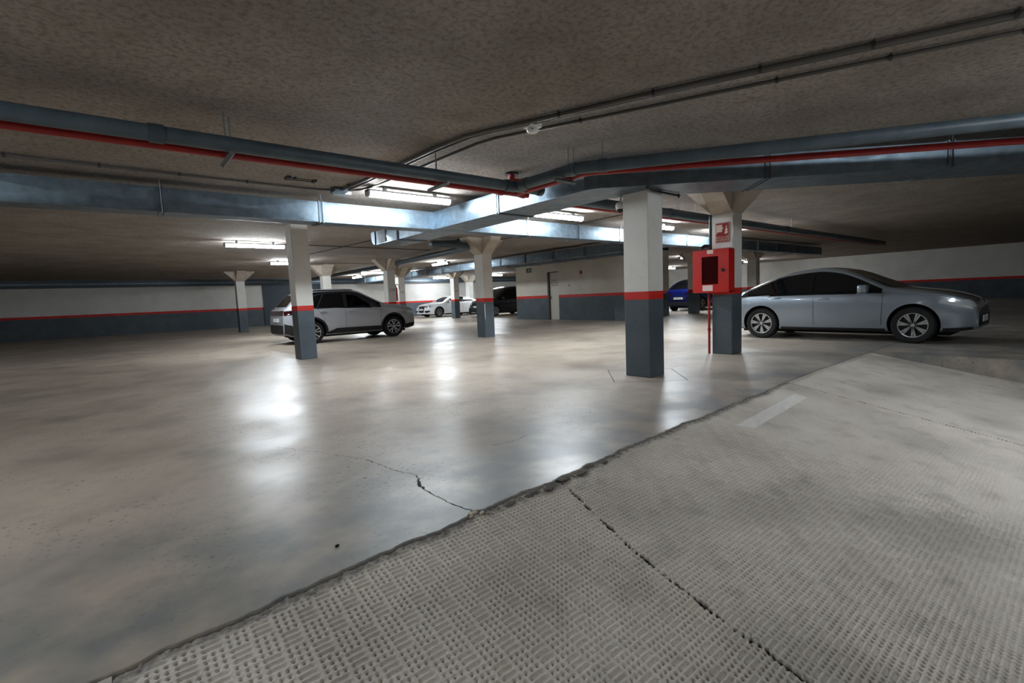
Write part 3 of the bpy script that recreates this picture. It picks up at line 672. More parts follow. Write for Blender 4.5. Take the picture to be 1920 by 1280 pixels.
MB().tube([(5.08, 3.50, 2.368), (5.32, 3.585, 2.368), (5.96, 3.60, 2.368)], 0.014, 8).build('tube', 'cable', rc, True)
MB().tube([(5.94, 3.60, 2.34), (5.94, 3.60, 2.392)], 0.012, 8).tube([(5.12, 3.51, 2.35), (5.12, 3.51, 2.392)], 0.012, 8).build('clip', 'cable', rc)
# smoke detector
sd = thing('smoke_detector', 'white square smoke detector on the ceiling beside the curved conduits', 'detector', (3.36, 3.62, ZC))
MB().bbox((3.30, 3.56, ZC - 0.05), (3.44, 3.70, ZC - 0.002), 0.014).build('detector_base', 'plastic_white', sd, True)
MB().lathe([(0.055, 0), (0.06, -0.02), (0.046, -0.042), (0.018, -0.046)], (3.37, 3.63, ZC - 0.05), 'z', 18).build('sensor_head', 'plastic_white', sd, True)
MB().box((3.32, 3.585, ZC - 0.078), (3.40, 3.59, ZC - 0.068)).build('vent_slot', 'cable', sd)
# dome camera
dc = thing('dome_camera', 'white dome security camera hanging beside the column under the duct', 'camera', (5.34, 4.10, 2.36))
cc = (5.36, 4.105)
MB().tube([(cc[0], cc[1], 2.388), (cc[0], cc[1], 2.31)], 0.014, 8).lathe([(0.03, 0.0), (0.03, 0.01)], (cc[0], cc[1], 2.376), 'z', 12).build('mount', 'plastic_white', dc, True)
MB().lathe([(0.02, 0.085), (0.055, 0.075), (0.066, 0.05), (0.066, 0.0), (0.06, -0.01)], (cc[0], cc[1], 2.235), 'z', 24).build('camera_housing', 'plastic_white', dc, True)
MB().lathe([(0.054, 0.0), (0.052, -0.02), (0.042, -0.038), (0.024, -0.05), (0.005, -0.054)], (cc[0], cc[1], 2.228), 'z', 24).build('dome', 'plastic_black', dc, True)

# ------------------------------------------------------------------ lamps
def lamp(x, y, label, along='x', ln=1.42, z=2.70):
    t = thing('batten_lamp', label, 'lamp', (x, y, z), 0 if along == 'x' else math.pi / 2, group='fluorescent batten lamps')
    h = ln / 2
    prof = [(-0.055, 0.055), (0.055, 0.055), (0.062, 0.03), (-0.062, 0.03)]
    MB().prism(prof, 0, -h, h).build('lamp_housing', 'lamp_body', t, world=False)
    pr = [(0.060, 0.03)] + [(0.060 * math.cos(a), -0.045 * math.sin(a)) for a in [math.pi * k / 10 for k in range(0, 11)]] + [(-0.060, 0.03)]
    MB().prism(pr, 0, -h + 0.03, h - 0.03).build('diffuser', 'lamp_glow', t, True, world=False)
    e = MB(); pr2 = [(0.064, 0.056)] + [(0.064 * math.cos(a), -0.048 * math.sin(a)) for a in [math.pi * k / 10 for k in range(0, 11)]] + [(-0.064, 0.056)]
    for a0, a1 in ((-h, -h + 0.03), (h - 0.03, h)): MB().prism(pr2, 0, a0, a1).build('end_cap', 'lamp_body', t, world=False)
    for q in (-h * 0.6, h * 0.6): MB().box((q - 0.02, -0.03, 0.05), (q + 0.02, 0.03, ZC - z)).build('ceiling_bracket', 'steel', t, world=False)
    return t
lamp(3.71, 6.80, 'lit batten lamp on the ceiling between the red pipe and the near duct')
lamp(7.14, 7.02, 'lit batten lamp shining on the duct right beyond the crossing')
lamp(10.57, 7.02, 'lit batten lamp beside the long duct behind the dome camera column')
lamp(14.0, 7.02, 'lit batten lamp beside the long duct behind the fire cabinet column')
lamp(3.02, 13.87, 'lit batten lamp on the ceiling beyond the plain column')
lamp(5.3, 19.2, 'lit batten lamp behind the plain column above the silver crossover')
lamp(10.8, 24.3, 'lit batten lamp beside the number 114 column')
lamp(11.3, 18.4, 'lit batten lamp above the lane before the white coupe', 'y', 1.3)
lamp(13.45, 24.9, 'lit batten lamp along the far duct near the white coupe', 'y', 1.4)
lamp(11.6, 28.4, 'lit batten lamp near the back wall behind the silver crossover', 'y', 1.4)
lamp(20.8, 26.9, 'lit batten lamp above the black car')
lamp(18.6, 30.3, 'lit batten lamp close to the back wall behind the white coupe')
lamp(31.0, 19.6, 'lit batten lamp far away beyond the blue car')
lamp(31.0, 14.0, 'lit batten lamp at the far end behind the pale silver car')
lamp(22.5, 13.2, 'lit batten lamp above the tail of the blue car')
lamp(-6.0, 13.9, 'lit batten lamp on the ceiling over the empty side lane')
lamp(-3.0, 2.9, 'lit batten lamp on the ceiling over the empty side of the floor', 'x', 1.42)
lamp(5.6, -2.2, 'lit batten lamp over the ramp beyond the curving conduits', 'x', 1.42)

# ------------------------------------------------------------------ fire cabinet, sign, riser
fc = thing('fire_hose_cabinet', 'red fire hose cabinet with dark glass window on the column', 'cabinet', (7.88, 4.14, 1.06))
x0, x1, y0, y1, z0, z1 = 7.775, 7.978, 3.83, 4.455, 1.06, 1.765
mb = MB(); th = 0.012
mb.box((x0 + 0.02, y0, z0), (x1, y0 + th, z1)).box((x0 + 0.02, y1 - th, z0), (x1, y1, z1)).box((x0 + 0.02, y0, z0), (x1, y1, z0 + th)).box((x0 + 0.02, y0, z1 - th), (x1, y1, z1)).box((x1 - th, y0, z0), (x1, y1, z1))
mb.build('cabinet_body', 'cab_red', fc)
gy0, gy1, gz0, gz1 = 4.005, 4.295, 1.195, 1.655
MB().box((x0, y0 - 0.004, z0 - 0.004), (x0 + 0.02, gy0, z1 + 0.004)).box((x0, gy1, z0 - 0.004), (x0 + 0.02, y1 + 0.004, z1 + 0.004)).box((x0, gy0, z0 - 0.004), (x0 + 0.02, gy1, gz0)).box((x0, gy0, gz1), (x0 + 0.02, gy1, z1 + 0.004)).build('cabinet_door', 'cab_red', fc)
MB().box((x0 + 0.008, gy0, gz0), (x0 + 0.013, gy1, gz1)).build('door_glass', 'cab_glass', fc)
MB().lathe([(0.05, -0.05), (0.22, -0.05), (0.22, -0.04), (0.09, -0.04), (0.09, 0.04), (0.22, 0.04), (0.22, 0.05), (0.05, 0.05)], (7.89, 4.14, 1.42), 'x', 28).build('hose_reel', 'cab_inside', fc, True)
MB().lathe([(0.10, -0.035), (0.19, -0.03), (0.19, 0.03), (0.10, 0.035)], (7.89, 4.14, 1.42), 'x', 28, ).build('hose', 'plastic_black', fc, True)
MB().lathe([(0.028, -0.012), (0.03, 0.0)], (x0, 3.925, 1.42), 'x', 16).box((x0 - 0.016, 3.915, 1.40), (x0 - 0.004, 3.935, 1.44)).build('lock', 'plastic_black', fc)
MB().box((x0 - 0.0015, 4.09, 1.70), (x0, 4.20, 1.762)).build('sticker', 'label_pink', fc)
MB().box((x0 - 0.0015, 4.10, 1.085), (x0, 4.28, 1.180)).build('sticker', 'label_pink', fc)
fs = thing('fire_sign', 'white sheet with red fire hose sign taped on the column above the cabinet', 'sign', (7.975, 4.03, 1.79))
sh = MB(); n = 10; vs_ = []
for i in range(n + 1):
    for j in range(7):
        y = 3.852 + (4.205 - 3.852) * i / n; z = 1.792 + (2.345 - 1.792) * j / 6
        yy = y + (0.012 * math.sin(j * 1.7) if i == 0 else 0); vs_.append((7.974 - 0.004 - 0.003 * math.sin(i * 0.8 + j), yy, z))
sh.add(vs_, [(i * 7 + j, (i + 1) * 7 + j, (i + 1) * 7 + j + 1, i * 7 + j + 1) for i in range(n) for j in range(6)]); sh.build('paper_sheet', 'paper', fs, True)
X = 7.963
MB().box((X - 0.002, 3.91, 1.885), (X, 4.145, 2.205)).build('sign_panel', 'sign_red', fs)
fr = MB()
for a, c in [((3.915, 1.89), (4.14, 1.894)), ((3.915, 2.196), (4.14, 2.20)), ((3.915, 1.89), (3.919, 2.2)), ((4.136, 1.89), (4.14, 2.2))]: fr.box((X - 0.004, *a), (X - 0.002, *c))
fr.box((X - 0.004, 4.03, 2.055), (X - 0.002, 4.132, 2.175)).box((X - 0.004, 4.012, 2.105), (X - 0.002, 4.03, 2.13)).box((X - 0.004, 4.115, 2.03), (X - 0.002, 4.130, 2.055))
fr.prism([(3.945, 2.02), (3.985, 2.02), (3.99, 2.045), (3.975, 2.06), (3.985, 2.09), (3.965, 2.105), (3.97, 2.14), (3.945, 2.16), (3.955, 2.12), (3.935, 2.10), (3.945, 2.07), (3.93, 2.05)], 0, X - 0.004, X - 0.002)
fr.build('sign_symbols', 'sign_cream', fs)
for z, t, s in [(1.965, 'BOCA DE', 0.055), (1.922, 'INCENDIO', 0.05)]: text_part(t, s, (X - 0.003, 4.03, z), '-x', 'sign_cream', fs, 'sign_lettering', 0.95)
rs = thing('riser_pipe', 'thin red vertical pipe rising from the floor to the fire cabinet', 'pipe', (7.96, 4.255, 0))
MB().tube([(7.955, 4.26, 0), (7.955, 4.26, 1.056)], 0.02, 12).build('pipe_run', 'red_pipe', rs, True)
mb = MB(); ringc(mb, (7.955, 4.26, 0.42), (0, 0, 1), 0.02, 0.05, 1.3); mb.build('fitting', 'red_pipe', rs, True)
gr = thing('riser_conduit', 'grey vertical conduit with black elbow above the fire cabinet', 'conduit', (8.0, 4.26, 1.77))
MB().tube([(8.02, 4.262, 1.79), (8.02, 4.262, 2.36)], 0.028, 10).build('pipe_run', 'pvc', gr, True)
MB().tube([(7.93, 4.38, 1.766), (7.93, 4.38, 1.82), (7.95, 4.34, 1.85), (8.0, 4.29, 1.85)], 0.03, 10).build('elbow', 'plastic_black', gr, True)
# extinguisher on the 114 column
fe = thing('fire_extinguisher', 'red fire extinguisher hung on the side of the number 114 column', 'extinguisher', (9.0, 18.2, 1.2))
MB().lathe([(0.02, 0.62), (0.03, 0.6), (0.06, 0.56), (0.075, 0.5), (0.075, 0.04), (0.06, 0.0)], (8.985, 18.19, 1.15), 'z', 18).build('cylinder', 'red_pipe', fe, True)
MB().tube([(8.985, 18.19, 1.76), (9.03, 18.16, 1.84), (9.10, 18.13, 1.80), (9.11, 18.12, 1.62)], 0.014, 8).tube([(8.985, 18.19, 1.74), (8.985, 18.19, 1.83), (8.93, 18.17, 1.86)], 0.018, 8).build('hose_and_valve', 'plastic_black', fe, True)

# ------------------------------------------------------------------ cars
def catmull(pts, n=12):
    P = [pts[0]] + list(pts) + [pts[-1]]; out = []
    for i in range(1, len(P) - 2):
        for k in range(n):
            t = k / n; p0, p1, p2, p3 = P[i - 1], P[i], P[i + 1], P[i + 2]
            out.append(tuple(0.5 * ((2 * p1[j]) + (-p0[j] + p2[j]) * t + (2 * p0[j] - 5 * p1[j] + 4 * p2[j] - p3[j]) * t * t + (-p0[j] + 3 * p1[j] - 3 * p2[j] + p3[j]) * t ** 3) for j in range(2)))
    out.append(tuple(pts[-1])); return out
class CarBody:
    def __init__(s, sp):
        s.sp = sp; L_, W_ = sp['L'], sp['W']
        tp = catmull(sp['top']); s.tx = np.array([p[0] for p in tp]); s.tz = np.array([p[1] for p in tp])
        o = np.argsort(s.tx); s.tx, s.tz = s.tx[o], s.tz[o]
        s.bx = np.array([p[0] for p in sp['belt']]); s.bz = np.array([p[1] for p in sp['belt']])
    def section(s, x):
        sp = s.sp; L_, W_ = sp['L'], sp['W']; h = L_ / 2
        xr = h - sp.get('rnd_f' if x > 0 else 'rnd_r', 0.75)
        d = max(0.0, (abs(x) - xr) / (h - xr))
        w = W_ / 2 * (1 - sp.get('taper_f' if x > 0 else 'taper_r', 0.2) * d ** 2.4)
        zt = float(np.interp(x, s.tx, s.tz)); zb = min(float(np.interp(x, s.bx, s.bz)), zt - 0.05)
        zl = sp['zlo'] + 0.07 * d ** 3
        P = [(0, zl), (w * 0.6, zl), (w * 0.88, zl + 0.005), (w * 0.945, zl + 0.04)]
        for t in (0.16, 0.3, 0.45, 0.6, 0.74, 0.87, 1.0):
            z = zl + 0.04 + (zb - zl - 0.04) * t
            k = 0.955 + 0.045 * math.sin(min(1, t / 0.62) * math.pi / 2) - (0.022 * max(0, (t - 0.7) / 0.3) ** 2) + sp.get('crease', 0.0) * math.exp(-((t - 0.8) / 0.05) ** 2)
            P.append((w * k, z))
        hh = zt - zb; yb = w * 0.965
        r = min(0.07, hh * 0.5)
        yt = max(0.3 * w, yb - sp.get('tumble', 0.42) * max(0, hh - 0.06))
        for t in (0.08, 0.3, 0.55, 0.8):
            P.append((yb + (yt - yb) * t, zb + (hh - r) * t * 1.0))
        P.append((yt, zb + hh - r)); P.append((yt - r * 0.35, zb + hh - r * 0.45)); P.append((yt - r * 1.1, zt - r * 0.12)); P.append((yt * 0.62, zt + 0.012)); P.append((0, zt + 0.022))
        return P
    def build(s):
        h = s.sp['L'] / 2; xs = np.unique(np.concatenate([np.linspace(-h, h, 44), h - np.array([0.01, 0.03, 0.06, 0.1, 0.16]), -h + np.array([0.01, 0.03, 0.06, 0.1, 0.16])]))
        V, Fc = [], []; m = None
        for x in xs:
            P = s.section(float(x)); ring = [(float(x), y, z) for y, z in P] + [(float(x), -y, z) for y, z in P[-2:0:-1]]; m = len(ring); V += ring
        for i in range(len(xs) - 1):
            for j in range(m): Fc.append((i * m + j, i * m + (j + 1) % m, (i + 1) * m + (j + 1) % m, (i + 1) * m + j))
        Fc.append(tuple(range(m))); Fc.append(tuple(range((len(xs) - 1) * m, len(xs) * m))[::-1])
        return V, Fc
def project(bvh, poly, view, off=0.004, nu=16, nv=8):
    us = sorted(set([p[0] for p in poly] + list(np.linspace(min(p[0] for p in poly), max(p[0] for p in poly), nu))))
    us = [u for i, u in enumerate(us) if i == 0 or u - us[i - 1] > 1e-4]
    e = 1e-5; cols = []
    for i, u in enumerate(us):
        uu = min(max(u + 1.7e-6, us[0] + e), us[-1] - e); zz = []
        for k in range(len(poly)):
            (a, b_), (c, d) = poly[k], poly[(k + 1) % len(poly)]
            if (a - uu) * (c - uu) < 0: zz.append(b_ + (d - b_) * (uu - a) / (c - a))
        if len(zz) < 2: cols.append(None); continue
        lo, hi = min(zz), max(zz); col = []
        for j in range(nv + 1):
            v = lo + (hi - lo) * j / nv
            o, d = {'+y': ((uu, 3, v), (0, -1, 0)), '-y': ((uu, -3, v), (0, 1, 0)), '+x': ((5, uu, v), (-1, 0, 0)), '-x': ((-5, uu, v), (1, 0, 0)), 'top': ((uu, v, 4), (0, 0, -1))}[view]
            hit, nrm, idx, dist = bvh.ray_cast(Vector(o), Vector(d))
            if hit is None: col.append(None)
            else:
                if nrm.dot(Vector(d)) > 0: nrm = -nrm
                col.append(hit + nrm * off)
        cols.append(col)
    mb = MB(); idx = {}
    for i, c in enumerate(cols):
        if c is None: continue
        for j, p in enumerate(c):
            if p is not None: idx[i, j] = len(mb.v); mb.v.append(tuple(p))
    for i in range(len(cols) - 1):
        for j in range(nv):
            q = [(i, j), (i + 1, j), (i + 1, j + 1), (i, j + 1)]
            if all(k in idx for k in q): mb.f.append(tuple(idx[k] for k in q))
    return mb
def ring_poly_parts(cx, cz, r0_, r1_, a0, a1, n=14):
    """arc band split into quads"""
    out = []
    for k in range(n):
        t0 = math.radians(a0 + (a1 - a0) * k / n); t1 = math.radians(a0 + (a1 - a0) * (k + 1) / n)
        out.append([(cx + r0_ * math.cos(t0), cz + r0_ * math.sin(t0)), (cx + r1_ * math.cos(t0), cz + r1_ * math.sin(t0)), (cx + r1_ * math.cos(t1), cz + r1_ * math.sin(t1)), (cx + r0_ * math.cos(t1), cz + r0_ * math.sin(t1))])
    return out
def merge(mbs):
    o = MB()
    for m_ in mbs: o.add(m_.v, m_.f)
    return o
def wheel_parts(root, cx, cy, R, side, spokes=5, dark=False, rw=0.215):
    """wheel with axis Y, outer face towards side"""
    yo = cy; yi = cy - side * rw; rr = R * 0.68
    prof = [(rr, yi), (R * 0.93, yi + side * 0.005), (R, yi + side * 0.03), (R, yo - side * 0.03), (R * 0.93, yo - side * 0.004), (rr * 1.06, yo), (rr, yo - side * 0.006)]
    w = MB().lathe(prof, (cx, 0, R), 'y', 36, close=True).build('wheel_tyre', 'c_tyre', root, True, world=False)
    MB().lathe([(rr, yi), (rr, yo - side * 0.012), (rr * 0.95, yo - side * 0.01), (rr * 0.92, yo - side * 0.05), (0.05, yo - side * 0.07)], (cx, 0, R), 'y', 30).build('rim_barrel', 'c_rimdark', w, True, world=False)
    mb = MB()
    mb.lathe([(rr * 0.995, yo - side * 0.012), (rr * 0.995, yo - side * 0.004), (rr * 0.93, yo - side * 0.006), (rr * 0.93, yo - side * 0.014)], (cx, 0, R), 'y', 36, close=True)
    mb.lathe([(0.001, yo - side * 0.012), (0.035, yo - side * 0.012), (0.04, yo - side * 0.03)], (cx, 0, R), 'y', 16)
    for k in range(spokes):
        for ofs, wd in ((-0.16, 0.022), (0.16, 0.022)):
            a = 2 * math.pi * k / spokes + 0.3
            a2 = a + ofs * (1.6 if spokes <= 6 else 0.7)
            p0 = (cx + 0.03 * math.cos(a), R + 0.03 * math.sin(a)); p1 = (cx + rr * 0.95 * math.cos(a2), R + rr * 0.95 * math.sin(a2))
            dx, dz = p1[0] - p0[0], p1[1] - p0[1]; ln = math.hypot(dx, dz); nx, nz = -dz / ln, dx / ln
            w0, w1 = wd * 0.45, wd * 0.75
            q = [(p0[0] + nx * w0, p0[1] + nz * w0), (p1[0] + nx * w1, p1[1] + nz * w1), (p1[0] - nx * w1, p1[1] - nz * w1), (p0[0] - nx * w0, p0[1] - nz * w0)]
            ya, yb = yo - side * 0.012, yo - side * 0.035
            mb.add([(u, ya, v) for u, v in q] + [(u, yb, v) for u, v in q], [(0, 1, 2, 3), (7, 6, 5, 4), (0, 4, 5, 1), (1, 5, 6, 2), (2, 6, 7, 3), (3, 7, 4, 0)])
    mb.build('rim_spokes', 'c_rim', w, False, world=False)
def make_car(name, label, loc, rotz, sp):
    root = thing(name, label, 'car', loc, rotz)
    cb_ = CarBody(sp); V, Fc = cb_.build()
    bvh = BVHTree.FromPolygons([Vector(v) for v in V], Fc, all_triangles=False)
    me = MB().add(V, Fc).mesh('body', sp['paint'], True); me.materials.append(MT['c_arch'])
    body = bpy.data.objects.new('body', me); COL.objects.link(body)
    W2 = sp['W'] / 2; R = sp['R']; xf, xr = sp['xf'], sp['xr']
    cut = MB()
    for ax in (xf, xr):
        for s in (-1, 1):
            a, b_ = sorted([s * (W2 - 0.33), s * (W2 + 0.3)])
            cut.lathe([(sp['arch'], a), (sp['arch'], b_)], (ax, 0, R + 0.01), 'y', 40)
    for poly in sp.get('tunnel', []):
        cut2 = True; cut.prism(poly, 1, -W2 - 0.5, W2 + 0.5)
    for poly in sp.get('cabin', []): cut.prism(poly, 1, -0.60, 0.60)
    cme = cut.mesh('cutter', None); cme.materials.append(MT['c_arch']); cme.materials.append(MT['c_arch'])
    co = bpy.data.objects.new('cutter', cme); COL.objects.link(co)
    for p in cme.polygons: p.material_index = 1
    md = body.modifiers.new('cut', 'BOOLEAN'); md.object = co; md.operation = 'DIFFERENCE'; md.solver = 'EXACT'
    try: md.use_self = True; md.material_mode = 'INDEX'
    except Exception: pass
    dg = bpy.context.evaluated_depsgraph_get(); me2 = bpy.data.meshes.new_from_object(body.evaluated_get(dg))
    body.modifiers.clear(); body.data = me2; bpy.data.objects.remove(co)
    try: me2.set_sharp_from_angle(angle=math.radians(34))
    except Exception: pass
    body.parent = root
    if sp.get('band'):
        bx0, bx1 = sp['band']; me2.materials.append(MT['c_glass']); gi = len(me2.materials) - 1
        for p in me2.polygons:
            if p.material_index != 0: continue
            c = p.center
            if bx0 < c.x < bx1 and abs(p.normal.y) > 0.55:
                zb_ = float(np.interp(c.x, cb_.bx, cb_.bz)); zt_ = float(np.interp(c.x, cb_.tx, cb_.tz))
                if c.z > zb_ + 0.012 and c.z < zt_ - 0.075: p.material_index = gi
    def dec(pname, polys, m, views, off=0.004, parent=root, nu=14, nv=6, one=False):
        for v in views:
            ms = [project(bvh, p, v, off, nu, nv) for p in polys]
            for mb in ([merge(ms)] if pname == 'arch_trim' else ms):
                if mb.f: mb.build(pname, m, parent, True, world=False)
    for s in ('-y', '+y'):
        for poly, m in sp['windows']: dec('side_window', [poly], m, [s], 0.011, nu=24, nv=10)
    dec('windscreen', [sp['wind_f']], sp.get('ws_mat', 'c_glass'), ['+x'], 0.006)
    dec('rear_window', [sp['wind_r']], 'c_glass', ['-x'], 0.006)
    for (pname, polys, m, views, off) in sp['decals']: dec(pname, polys, m, views, off, nu=48 if pname == 'window_surround' else 14, nv=14 if pname == 'window_surround' else 6)
    for ax in (xf, xr):
        for s in (-1, 1): wheel_parts(root, ax, s * (W2 - 0.02), R, s, sp.get('spokes', 5))
    if sp.get('arch_clad'):
        for s in ('-y', '+y'):
            for ax in (xf, xr): dec('arch_trim', ring_poly_parts(ax, R + 0.01, sp['arch'] - 0.005, sp['arch'] + sp['arch_clad'], -8, 188), 'c_clad', [s], 0.012, nu=3, nv=2)
    mx_, mz_ = sp['mirror']
    for s in (-1, 1):
        m1 = MB().bbox((mx_ - 0.09, s * (W2 + 0.1) - 0.11, mz_ - 0.07), (mx_ + 0.06, s * (W2 + 0.1) + 0.11, mz_ + 0.075), 0.03).build('wing_mirror', sp.get('mir_mat', sp['paint']), root, True, world=False)
        MB().tube([(mx_, s * (W2 - 0.12), mz_ - 0.07), (mx_, s * (W2 + 0.05), mz_ - 0.05)], 0.02, 8).build('mirror_arm', 'c_clad', m1, True, world=False)
    for (hx, hz) in sp['handles']:
        for s in (-1, 1):
            y = abs(bvh.ray_cast(Vector((hx, s * 3, hz)), Vector((0, -s, 0)))[0].y)
            MB().bbox((hx - 0.09, min(s * y, s * (y + 0.035)), hz - 0.012), (hx + 0.09, max(s * y, s * (y + 0.035)), hz + 0.016), 0.008).build('door_handle', sp.get('handle_mat', sp['paint']), root, True, world=False)
    # dark underside tray
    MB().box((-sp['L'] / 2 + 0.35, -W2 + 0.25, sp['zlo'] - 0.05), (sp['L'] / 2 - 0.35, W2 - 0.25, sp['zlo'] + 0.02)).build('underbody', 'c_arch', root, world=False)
    return root, bvh
def seam(x0, z0, x1, z1, w=0.007): return [(x0 - w / 2, z0), (x0 + w / 2, z0), (x1 + w / 2, z1), (x1 - w / 2, z1)]
def plate(bvh, root, front, z, txt, y=0.0):
    d = -1 if front else 1
    hit = bvh.ray_cast(Vector((-5 * d, y, z)), Vector((d, 0, 0)))[0]; x = hit.x - d * 0.02
    p = MB().bbox((min(x, x + d * 0.015), y - 0.26, z - 0.055), (max(x, x + d * 0.015), y + 0.26, z + 0.055), 0.004).build('number_plate', 'c_plate', root, world=False)
    if txt:
        text_part(txt, 0.085, (x - d * 0.002, y, z), '+x' if front else '-x', 'ink', p, 'plate_lettering', world=False)

# silver crossover
f1_win = [(0.62, 0.985), (0.60, 1.02), (-0.02, 1.47), (-0.30, 1.475), (-0.30, 1.0)]
sp = dict(L=4.18, W=1.77, zlo=0.22, R=0.335, arch=0.395, xf=1.235, xr=-1.325, paint='p_silver', tumble=0.40, crease=0.006, band=(-1.62, 0.86),
    top=[(-2.09, 0.70), (-2.06, 0.98), (-1.98, 1.05), (-1.80, 1.24), (-1.55, 1.47), (-1.2, 1.565), (-0.4, 1.585), (0.1, 1.55), (0.55, 1.33), (1.0, 1.10), (1.25, 1.06), (1.7, 1.01), (1.95, 0.94), (2.06, 0.82), (2.09, 0.60)],
    belt=[(-2.1, 0.98), (-1.4, 1.07), (-0.3, 1.0), (0.9, 0.965), (2.1, 0.86)], taper_f=0.26, taper_r=0.17, rnd_f=0.85, rnd_r=0.6,
    tunnel=[[(0.42, 1.035), (0.06, 1.36), (-0.22, 1.40), (-0.24, 1.035)]],
    windows=[([(0.50, 1.03), (0.08, 1.37), (-0.22, 1.41), (-0.245, 1.03)], 'c_clear'),
             ([(-0.36, 1.03), (-0.34, 1.47), (-0.9, 1.445), (-1.14, 1.04)], 'c_glass'),
             ([(-1.18, 1.045), (-0.95, 1.44), (-1.26, 1.36), (-1.56, 1.13), (-1.52, 1.09)], 'c_glass')],
    cabin=[[(-1.0, 1.0), (-1.0, 1.42), (-0.05, 1.48), (0.14, 1.64), (1.0, 1.36), (0.86, 1.09), (0.6, 1.0)]], ws_mat='c_clear',
    wind_f=[(-0.66, 1.11), (0.66, 1.11), (0.50, 1.50), (-0.50, 1.50)], wind_r=[(-0.60, 1.10), (0.60, 1.10), (0.46, 1.44), (-0.46, 1.44)],
    decals=[('window_surround', [[(0.86, 0.99), (0.46, 1.025), (-0.24, 1.02), (-1.17, 1.02), (-1.55, 1.065), (-1.64, 1.12), (-1.55, 1.13), (-1.17, 1.035), (-0.24, 1.035), (0.50, 1.045), (0.72, 1.02)]], 'c_clad', ['-y', '+y'], 0.006),
            ('window_pillar', [[(-0.245, 1.02), (-0.22, 1.41), (-0.23, 1.49), (-0.35, 1.49), (-0.36, 1.02)], [(-1.13, 1.03), (-0.89, 1.45), (-0.95, 1.45), (-1.19, 1.03)]], 'c_clad', ['-y', '+y'], 0.008),
            ('roof_edge', [[(0.10, 1.36), (0.04, 1.485), (-0.3, 1.505), (-0.95, 1.475), (-1.30, 1.39), (-1.26, 1.36), (-0.92, 1.44), (-0.3, 1.465), (-0.22, 1.41), (0.08, 1.37)]], 'c_clad', ['-y', '+y'], 0.009),
            ('windscreen_pillar', [[(0.86, 0.99), (0.50, 1.03), (0.08, 1.37), (0.04, 1.48), (0.14, 1.46), (0.62, 1.17)]], 'c_clad', ['-y', '+y'], 0.008),
            ('sill_cladding', [[(0.86, 0.265), (0.84, 0.40), (-0.62, 0.415), (-0.92, 0.30), (-0.94, 0.265)]], 'c_clad', ['-y', '+y'], 0.014),
            ('rear_bumper_cladding', [[(-1.68, 0.28), (-1.74, 0.32), (-1.86, 0.55), (-2.07, 0.62), (-2.07, 0.27)]], 'c_clad', ['-y', '+y'], 0.010),
            ('rear_bumper_cladding', [[(-0.82, 0.27), (-0.82, 0.58), (0.82, 0.58), (0.82, 0.27)]], 'c_clad', ['-x'], 0.010),
            ('front_bumper_cladding', [[(1.66, 0.26), (1.70, 0.40), (2.06, 0.44), (2.06, 0.30)]], 'c_clad', ['-y', '+y'], 0.012),
            ('front_grille', [[(-0.6, 0.30), (-0.7, 0.55), (0.7, 0.55), (0.6, 0.30)]], 'c_clad', ['+x'], 0.010),
            ('tail_lamp', [[(-0.82, 0.86), (-0.82, 0.99), (0.82, 0.99), (0.82, 0.86)]], 'c_tail', ['-x'], 0.012),
            ('tail_lamp', [[(-2.06, 0.86), (-2.05, 0.98), (-1.62, 0.99), (-1.75, 0.88)]], 'c_tail', ['-y', '+y'], 0.010),
            ('headlamp', [[(1.62, 0.80), (1.70, 0.87), (2.0, 0.80), (2.05, 0.66), (1.95, 0.70)]], 'c_head', ['-y', '+y'], 0.010),
            ('headlamp', [[(0.5, 0.68), (0.45, 0.78), (0.72, 0.84), (0.72, 0.70)], [(-0.5, 0.68), (-0.45, 0.78), (-0.72, 0.84), (-0.72, 0.70)]], 'c_head', ['+x'], 0.010),
            ('door_seam', [seam(-0.33, 0.40, -0.33, 1.02), seam(0.80, 0.42, 0.80, 1.0), seam(-1.17, 1.03, -0.98, 0.72), seam(-0.98, 0.72, -0.93, 0.42)], 'c_door_seam', ['-y', '+y'], 0.003),
            ('roof_rail', [[(-1.3, 1.525), (-1.25, 1.55), (0.0, 1.55), (0.02, 1.53)]], 'c_clad', ['-y', '+y'], 0.02)],
    handles=[(-0.17, 0.90), (-1.02, 0.93)], mirror=(0.52, 1.07), arch_clad=0.05, mir_mat='c_clad', spokes=5)
c1, b1 = make_car('car', 'silver crossover car with black wheel arch trim behind the plain column', (7.06 - 1.235, 14.55 + 0.885, 0), 0.0, sp)
plate(b1, c1, False, 0.72, '')
MB().bbox((-0.15, -0.72, 0.95), (0.05, -0.30, 1.22), 0.05).bbox((-0.15, 0.30, 0.95), (0.05, 0.72, 1.22), 0.05).build('front_seat', 'c_seat', c1, True, world=False)
MB().bbox((-0.02, -0.62, 1.20), (0.05, -0.40, 1.33), 0.03).bbox((-0.02, 0.40, 1.20), (0.05, 0.62, 1.33), 0.03).build('head_rest', 'c_seat', c1, True, world=False)

